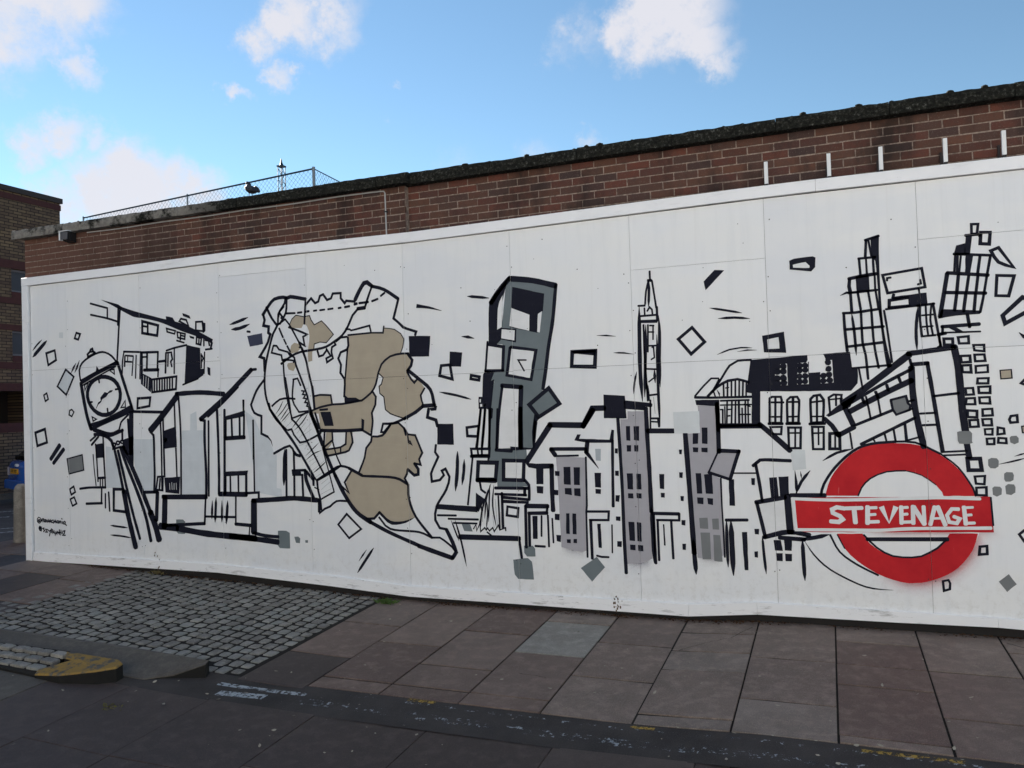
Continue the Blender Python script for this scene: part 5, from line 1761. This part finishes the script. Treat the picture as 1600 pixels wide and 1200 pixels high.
for gi, (gname, items) in enumerate(groups):
    bm = bmesh.new(); nf = 0; base = -.0018
    for lev, k, par, pts in items:
        if k == 'f':
            ink = par == 'ink'
            y = base - (.0012 if ink else .00005*(nf % 12)) - lev*.0012 - (0 if not lev else .00004*(nf % 12)); nf += 1
            Q = smooth_pts([Vector(p) for p in pts], True); D = []
            for i_, p_ in enumerate(Q):       # brush-wobbled outline
                q_ = Q[(i_+1) % len(Q)]; m_ = max(1, int((q_-p_).length/.035))
                for s_ in range(m_):
                    v_ = p_.lerp(q_, s_/m_); e_ = 0 if s_ == 0 else .0035
                    D.append((v_.x+noise.noise((v_.x*14, v_.y*14, 1))*e_, v_.y+noise.noise((v_.x*14, v_.y*14, 7))*e_))
            vs = [bm.verts.new((x, y, z)) for x, z in D]
            try: f = bm.faces.new(vs)
            except ValueError: continue
            f.normal_update()
            if f.normal.y > 0: f.normal_flip()
            f.material_index = PNAMES.index(par)
            bmesh.ops.triangulate(bm, faces=[f])
        elif k == 'd':
            for x, z in pts:
                rr = float(par)/1000; t = bmesh.ops.create_circle(bm, cap_ends=True, radius=1, segments=9)
                for v in t['verts']: v.co = Vector((x+v.co.x*rr*ri.uniform(.9,1.1), base-.0012-lev*.0012, z+v.co.y*rr*ri.uniform(.9,1.1)))
                for f in {f for v in t['verts'] for f in v.link_faces}: f.material_index = 0
        else:
            mi = PNAMES.index('white' if lev == 1 else 'ink')
            nf += 1
            ribbon(bm, pts, float(par)/1000, k == 'K', {'s': 1, 'e': 2}.get(k, 0), base - .0012 - lev*.0012 - (.00004*(nf % 25) if lev == 1 else 0), mi)
    clip_seams(bm)
    for f in bm.faces:
        f.normal_update()
        if f.normal.y > 0: f.normal_flip()
    o = hp(bm_obj(gname, bm, PM)); 
    if gname in PLAB: o['label'] = PLAB[gname]
# soft overspray edges: paint thins out with distance from the stroke
def mist(name, pts, w, c, mx):
    m = Mat('overspray_'+name, .6, .2); m.col(c); at = m.n('ShaderNodeAttribute'); at.attribute_name = 'thin'
    mu = m.n('ShaderNodeMath', operation='MULTIPLY'); m.l(at.outputs['Fac'], mu.inputs[0]); m.l(m.rng(m.noise(60, 4, .7), .2, .6, .65*mx, mx), mu.inputs[1]); m.alpha(mu.outputs[0])
    P = smooth_pts([Vector(p) for p in pts], False); vs = []; al = []; fs = []
    for i, p in enumerate(P):
        t = (P[min(i+1, len(P)-1)]-P[max(i-1, 0)]).normalized(); nn = Vector((-t.y, t.x)); e = min(1, 4*i/len(P), 4*(len(P)-1-i)/len(P))
        for k, aa in ((-.15, 1), (.0, .85), (.3, .36), (.55, .14), (1, 0)): q = p + nn*w*k; vs.append((q.x, -.0012, q.y)); al.append(aa*e)
        if i:
            for k in range(4): fs.append((5*i-5+k, 5*i+k, 5*i+k+1, 5*i-4+k))
    me = bpy.data.meshes.new('overspray'); me.from_pydata(vs, [], fs); me.attributes.new('thin', 'FLOAT', 'POINT').data.foreach_set('value', al)
    hp(link('overspray', me, m.m))
mist('red', [(10.206, 0.89), (10.221, 0.777), (10.127, 0.758), (10.077, 0.627), (9.956, 0.476), (9.824, 0.389), (9.681, 0.339), (9.585, 0.331), (9.464, 0.352), (9.343, 0.402)], .11, (.54,.03,.045), .6)
mist('red', [(10.093, 0.764), (9.862, 0.76), (9.504, 0.75), (9.257, 0.742)], .05, (.50,.03,.045), .4)
mist('lilac', [(7.435, 0.459), (7.377, 0.427), (7.316, 0.409), (7.186, 0.396)], .12, (.40,.385,.44), .8)
mist('lilac', [(6.809, 0.517), (6.757, 0.492), (6.661, 0.504), (6.545, 0.53)], .09, (.40,.385,.44), .7)
mist('lilac', [(8.095, 0.515), (7.994, 0.475), (7.851, 0.483)], .09, (.40,.385,.44), .7)
mist('ink', [(1.147, 0.44), (1.105, 0.318), (1.054, 0.32), (1.006, 0.474)], .05, (.0135,.0145,.028), .5)
# chipped paint near the foot of the boards
bm = bmesh.new()
for cx, cz, s in [(1.432, 0.219, 0.01), (1.475, 0.134, 0.01), (7.077, 0.003, 0.01), (7.109, -0.011, 0.01), (7.062, 0.025, 0.01)]:
    for q in range(5):
        n = 7; px, pz = cx+ri.uniform(-.03,.03), cz+ri.uniform(-.06,.06); rr = s*ri.uniform(.5,1.1)
        vs = [bm.verts.new((px+math.cos(a)*rr*ri.uniform(.5,1.2), -.0246, pz+math.sin(a)*rr*1.5*ri.uniform(.5,1.2))) for a in [-k*2*math.pi/n for k in range(n)]]; bm.faces.new(vs)
o = hp(bm_obj('bare_chips', bm, simple('bare_wood', (.13,.085,.06), .9, .4, 60))); tag(o, kind='stuff')
# ------------------------------------------------------------------ brick block across the side street
def yb_mat():
    m = Mat('yellow_brown_brick', .9, .15); g = m.n('ShaderNodeSeparateXYZ'); m.l(m.coord(world=True), g.inputs[0])
    cb = m.n('ShaderNodeCombineXYZ'); m.l(g.outputs[1], cb.inputs[0]); m.l(g.outputs[2], cb.inputs[1])
    b = m.n('ShaderNodeTexBrick'); m.l(cb.outputs[0], b.inputs['Vector']); b.inputs['Scale'].default_value = 1; b.inputs['Brick Width'].default_value = .225; b.inputs['Row Height'].default_value = .075; b.inputs['Mortar Size'].default_value = .010
    b.inputs['Color1'].default_value = (.165,.12,.075,1); b.inputs['Color2'].default_value = (.085,.06,.045,1); b.inputs['Mortar'].default_value = (.025,.02,.018,1)
    c = m.mix(m.rng(m.noise(.9, 5, .6), .4, .7, 0, .5), b.outputs[0], (.05,.036,.032)); m.col(c).bump(b.outputs['Fac'], -.6, .01); return m.m
M_YB = yb_mat(); M_RED = simple('dark_red_brick_band', (.050,.018,.018), .85, .3, 12); M_PANE = simple('dull_window_glass', (.035,.037,.050), .5, .15, 3)
ab = tag(empty('brick_block', (-9, 0, .0)), 'brown brick block with dark red bands and grey windows across the side street', 'building')
def ap(o): to_parent(o, ab); return o
X0 = -9.0; YA, YB2 = -14.0, 7.34
wins = []
for wy in (6.0, 2.9, -.2, -3.3): wins += [(wy, wy+1.05, 4.95, 5.50), (wy, wy+1.05, 3.42, 4.02)]
bm = bmesh.new(); ysx = sorted({YA, YB2} | {w[0] for w in wins} | {w[1] for w in wins}); zsx = [-.3, 1.70, 2.58, 3.42, 4.02, 4.95, 5.50, 7.34]
for i in range(len(ysx)-1):
    for j in range(len(zsx)-1):
        c = ((ysx[i]+ysx[i+1])/2, (zsx[j]+zsx[j+1])/2)
        if any(w[0] < c[0] < w[1] and w[2] < c[1] < w[3] for w in wins) or (j == 1): continue
        bm.faces.new([bm.verts.new(p) for p in ((X0, ysx[i], zsx[j]), (X0, ysx[i+1], zsx[j]), (X0, ysx[i+1], zsx[j+1]), (X0, ysx[i], zsx[j+1]))])
bmesh.ops.remove_doubles(bm, verts=bm.verts, dist=1e-4)
ed = [e for e in bm.edges if e.is_boundary]; r = bmesh.ops.extrude_edge_only(bm, edges=ed)
for v in [g for g in r['geom'] if isinstance(g, bmesh.types.BMVert)]: v.co.x -= .30
ap(bm_obj('wall', bm, M_YB))
ap(box('core', -22, X0-.32, YA, YB2-.01, 2.6, 7.3, M_YB)); ap(box('core', -22, X0-1.6, YA, YB2-.01, -.3, 2.6, M_VOID)); ap(box('end_wall', -22, X0-.001, YB2-.3, YB2+.001, -.3, 7.33, M_YB))
ap(box('roof_edge', X0-.3, X0+.05, YA, YB2+.05, 7.342, 7.47, simple('dark_fascia', (.03,.025,.025), .7))); ap(box('roof', -22, X0-.3, YA, YB2+.05, 7.31, 7.45, M_VOID))
for z0, z1 in ((5.502, 5.70), (4.66, 4.80), (4.022, 4.16), (3.10, 3.26), (2.582, 2.76), (1.60, 1.82), (7.16, 7.30)): ap(box('band', X0-.02, X0+.018, YA, YB2+.02, z0, z1, M_RED))
for y0, y1, z0, z1 in wins:
    w = ap(box('window', X0-.16, X0-.12, y0+.001, y1-.001, z0+.001, z1-.001, M_PANE))
    fr = bmesh.new(); add_box(fr, X0-.118, X0-.09, y0+.002, y0+.05, z0+.002, z1-.002); add_box(fr, X0-.118, X0-.09, y1-.05, y1-.002, z0+.002, z1-.002); add_box(fr, X0-.118, X0-.09, y0+.051, y1-.051, z0+.002, z0+.05); add_box(fr, X0-.118, X0-.09, y0+.051, y1-.051, z1-.05, z1-.002)
    f = bm_obj('frame', fr, simple('grey_frame', (.10,.10,.12), .5)); f.parent = w
    s = box('sill_panel', X0-.015, X0+.012, y0, y1, z0-.15, z0-.002, M_RED); s.parent = w
tag(sheet('side_footway', [-9.0,-8.75], frange(-14, 8, 1), lambda x, y: gz(x, y)+.085, M_CONC), 'narrow kerbed footway along the brick block', 'footway', kind='structure')
o = bpy.data.objects['side_footway']
bm = bmesh.new(); bm.from_mesh(o.data); r = bmesh.ops.extrude_edge_only(bm, edges=[e for e in bm.edges if e.is_boundary])
for v in [g for g in r['geom'] if isinstance(g, bmesh.types.BMVert)]: v.co.z -= .2
bm.to_mesh(o.data); bm.free()
# zig-zag road paint in the side street
for k, (p, q, w_) in enumerate((((-6.25,4.06),(-8.6,1.5),.07), ((-5.55,3.3),(-8.4,.6),.07), ((-6.0,3.75),(-5.3,3.55),.07), ((-3.9,2.35),(-7,-.6),.05), ((-3.55,1.95),(-6.6,-1),.05), ((-3.9,2.35),(-3.35,2.15),.05))):
    d = (Vector(q)-Vector(p)).normalized(); nn = Vector((-d.y, d.x))*w_
    vs = [(*(Vector(a)+nn*s), 0) for a, s in ((p,-1),(q,-1),(q,1),(p,1))]; vs = [(x, y, gz(x, y)-.028) for x, y, _ in vs]
    me = bpy.data.meshes.new('zigzag_line'); me.from_pydata(vs, [], [(0,1,2,3)]); tag(link('zigzag_line', me, M_PW2), 'white painted zigzag line in the side street', 'road marking', kind='structure')
# concrete bollard
bm = bmesh.new(); pr = [(.105,0),(.105,.05),(.098,.3),(.094,.70),(.088,.78),(.070,.83),(.04,.862),(.0,.87)]; n = 20; rg = []
for r_, z in pr[:-1]: rg.append([bm.verts.new((r_*math.cos(k*2*math.pi/n), r_*math.sin(k*2*math.pi/n), z)) for k in range(n)])
for i in range(len(rg)-1):
    for k in range(n): bm.faces.new((rg[i][k], rg[i][(k+1)%n], rg[i+1][(k+1)%n], rg[i+1][k]))
bm.faces.new(rg[-1])
tag(bm_obj('bollard', bm, slab_mat('bollard_concrete', (.20,.18,.16), (.24,.22,.195), (.26,.24,.21)), None, (-2.24, 1.03, gz(-2.24, 1.03)), True), 'round-topped concrete bollard at the left end of the boards', 'bollard')
# blue parked hatchback, rear towards the street corner
car = tag(empty('parked_car', (-8.18, 5.18, gz(-8, 5)-.03), R(-22)), 'blue hatchback parked by the brick block with yellow rear plate', 'car')
def cpaint(c):
    m = Mat('blue_car_paint', .25, .5); m.col(c); m.b.inputs['Coat Weight'].default_value = .6; return m.m
M_CB = cpaint((.02,.13,.55)); M_GL = simple('car_glass', (.012,.014,.018), .08); M_TY = simple('tyre', (.02,.02,.02), .9)
WD = 1.62
def loft(bm, secs):
    rr = [[bm.verts.new(p) for p in s] for s in secs]; n = len(rr[0])
    for i in range(len(rr)-1):
        for k in range(n): bm.faces.new((rr[i][k], rr[i][(k+1)%n], rr[i+1][(k+1)%n], rr[i+1][k]))
    bm.faces.new(list(reversed(rr[0]))); bm.faces.new(rr[-1]); bmesh.ops.recalc_face_normals(bm, faces=bm.faces)
def csec(y, z0, z1, ins, topins): return [(ins+.06, y, z0), (ins, y, z0+.1), (ins, y, (z0+z1)*.5), (ins+topins*.4, y, z1-.05), (ins+topins, y, z1), (WD-ins-topins, y, z1), (WD-ins-topins*.4, y, z1-.05), (WD-ins, y, (z0+z1)*.5), (WD-ins, y, z0+.1), (WD-ins-.06, y, z0)]
bm = bmesh.new(); loft(bm, [csec(.02,.30,.78,.07,.05), csec(.10,.24,.92,.02,.06), csec(.5,.22,.95,.0,.06), csec(1.2,.22,.94,.0,.06), csec(2.6,.22,.93,.0,.06), csec(3.3,.22,.86,.02,.08), csec(3.8,.26,.70,.08,.1), csec(3.9,.30,.60,.16,.1)])
bmesh.ops.bevel(bm, geom=list(bm.edges), offset=.012, segments=2, affect='EDGES'); bm_obj('body', bm, M_CB, car, smooth=True)
bm = bmesh.new(); loft(bm, [csec(.16,.935,.99,.10,.05), csec(.55,.94,1.38,.13,.10), csec(1.0,.94,1.43,.13,.12), csec(1.9,.94,1.42,.13,.12), csec(2.7,.93,.98,.10,.05)]); bm_obj('glasshouse', bm, M_GL, car)
bm = bmesh.new(); loft(bm, [csec(.48,1.385,1.41,.24,.05), csec(1.0,1.432,1.47,.24,.08), csec(1.95,1.422,1.455,.25,.08)]); bm_obj('roof', bm, M_CB, car)
bm = bmesh.new(); add_box(bm, .03, WD-.03, -.05, .10, .30, .52, .03); bm_obj('bumper', bm, M_CB, car, smooth=False)
for x0 in (.05, WD-.17):
    bm = bmesh.new(); add_box(bm, x0, x0+.11, .012, .10, .60, .78, .012); bm_obj('tail_light', bm, simple('pale_light_cluster', (.45,.40,.42), .2), car)
PX = .36
bm = bmesh.new(); add_box(bm, PX, PX+.52, -.012, .012, .655, .765, .002); pl = bm_obj('number_plate', bm, simple('yellow_plate', (.80,.42,.03), .4, .05), car)
bm = bmesh.new()
for q in (.05,.12,.19,.29,.36,.43): add_box(bm, PX+q, PX+q+.012, -.0155, -.0125, .675, .745); add_box(bm, PX+q+.014, PX+q+.045, -.0155, -.0125, .725, .745); add_box(bm, PX+q+.014, PX+q+.045, -.0155, -.0125, .695, .708)
bm_obj('plate_characters', bm, M_DARK, pl)
bm = bmesh.new(); add_tube(bm, [(WD/2-.05, -.0, .845), (WD/2+.05, -.0, .845)], .03, 10); bm_obj('badge', bm, M_WHITE_METAL, car)
for yy in (.62, 3.15):
    for x0 in (.0, WD-.2):
        bm = bmesh.new(); add_tube(bm, [(x0, yy, .30), (x0+.2, yy, .30)], .30, 20); w = bm_obj('wheel', bm, M_TY, car)
        bm = bmesh.new(); xo = -.004 if x0 == 0 else WD-.016; add_tube(bm, [(xo, yy, .30), (xo+.02, yy, .30)], .20, 14); bm_obj('rim', bm, M_GREY_METAL, w)
# ------------------------------------------------------------------ litter and weeds
rl = random.Random(6); M_LEAF = Mat('dead_leaf', .9, .1)
M_LEAF.col(M_LEAF.ramp(M_LEAF.noise(35, 2, .5), [(.3, (.035,.018,.012)), (.5, (.075,.038,.022)), (.7, (.15,.095,.055))])); M_LEAF = M_LEAF.m
def leaf(bm, x, y, z, s, rnd):
    a = rnd.uniform(0, 6.28); tl = rnd.uniform(-.7, .7); u = Vector((math.cos(a), math.sin(a), tl*.4)); v = Vector((-math.sin(a), math.cos(a), rnd.uniform(-.5,.5)))
    c = Vector((x, y, z+s*.35)); P = [c-u*s, c-u*.3*s+v*.45*s, c+u*.4*s+v*.38*s, c+u*s+Vector((0,0,.2*s)), c+u*.4*s-v*.38*s, c-u*.3*s-v*.45*s]
    for p in P: p.z = max(p.z, z+.001)
    bm.faces.new([bm.verts.new(p) for p in P])
bm = bmesh.new()
for k in range(3200):
    x = rl.uniform(.3, 10.9); cl = noise.noise((x*1.3, 3, 1))
    if rl.random() > .45+cl: continue
    y = -.02 - abs(rl.gauss(0, .045)) + .045; leaf(bm, x, y, gz(x, y), rl.uniform(.008, .018), rl)
for cx, n_ in ((1.2,25),(1.9,50),(3.2,40),(5.86,40),(5.4,25),(7.05,60),(7.6,20),(2.4,40)):
    for k in range(n_): x, y = rl.gauss(cx, .09), .0-abs(rl.gauss(0, .035)); leaf(bm, x, y, gz(x, y), rl.uniform(.010, .020), rl)
tag(bm_obj('leaf_litter', bm, M_LEAF), 'dead brown leaves drifted along the foot of the white boards', 'leaves', kind='stuff')
bm = bmesh.new()
for k in range(260):
    x = rl.uniform(2.5, 10.3); y = rl.choice([rl.uniform(-3.8, -2.2), rl.uniform(-2.3, -.1)])
    leaf(bm, x, y, gz(x, y)+.002, rl.choice([.005,.007,.010,.014,.020]), rl)
tag(bm_obj('scattered_leaves', bm, simple('pale_leaf', (.34,.31,.25), .85, .4, 40)), 'small pale leaves and specks scattered over the paving', 'leaves', kind='stuff')
def weed(name, x, y, n, h, c, lab):
    bm = bmesh.new()
    for k in range(n):
        a = rl.uniform(0, 6.28); px, py = x+rl.gauss(0, .05), y+rl.gauss(0, .03); l = h*rl.uniform(.5, 1.2); wv = rl.uniform(.004,.009)
        d = Vector((math.cos(a)*.6, math.sin(a)*.6, 1)); s = Vector((-math.sin(a), math.cos(a), 0))*wv; p = Vector((px, py, gz(px, py)-.01))
        q = p+d*l*.55; t = p+d*l+Vector((math.cos(a), math.sin(a), -.6))*l*.4
        v = [bm.verts.new(z) for z in (p-s*.5, p+s*.5, q+s, t, q-s)]; bm.faces.new(v)
    tag(bm_obj(name, bm, simple(name+'_leaf', c, .7, .4, 30)), lab, 'weed')
weed('grass_tuft', 4.66, -.14, 110, .055, (.075,.13,.035), 'green grass tuft where the setts meet the slabs at the boards')
weed('weed_sprig', 1.45, .0, 50, .05, (.16,.13,.06), 'straw-coloured weed sprigs at the foot of the boards by the setts')
weed('moss_tuft', 4.05, -3.05, 40, .02, (.13,.12,.03), 'yellowish moss in a joint of the dark carriageway paving')
# ------------------------------------------------------------------ unseen pale paving and block, added to bounce sunlight onto the shaded boards
tag(sheet('bounce_paving', frange(-14, 30, 4), [-18,-14,-9,-6.3], lambda x, y: gz(x, y)+.012, slab_mat('pale_bounce_paving', (.46,.44,.41), (.50,.48,.44), (.54,.52,.48), .1)), 'unseen pale paving added opposite the boards to bounce sunlight onto them', 'square', kind='structure')
ob = tag(empty('bounce_block', (8, -18, gz(8, -18))), 'unseen pale block added behind the camera to bounce sunlight onto the boards', 'building')
def op(o): to_parent(o, ob); return o
op(box('wall', -14, 30, -28, -18, -.5, 11.0, simple('pale_bounce_render', (.76,.73,.67), .85, .06)))
op(box('roof_edge', -14.15, 30.15, -28.1, -17.85, 11.002, 11.3, M_WHITE_METAL))
for k in range(12):  # window and sill boxes dress the added bounce block
    for z in (1.0, 4.0, 7.0):
        w = op(box('window', -12.6+k*3.6, -11.2+k*3.6, -17.99, -17.96, z, z+1.5, M_PANE)); s = box('sill', -12.7+k*3.6, -11.1+k*3.6, -17.99, -17.90, z-.08, z-.004, M_WHITE_METAL); s.parent = w
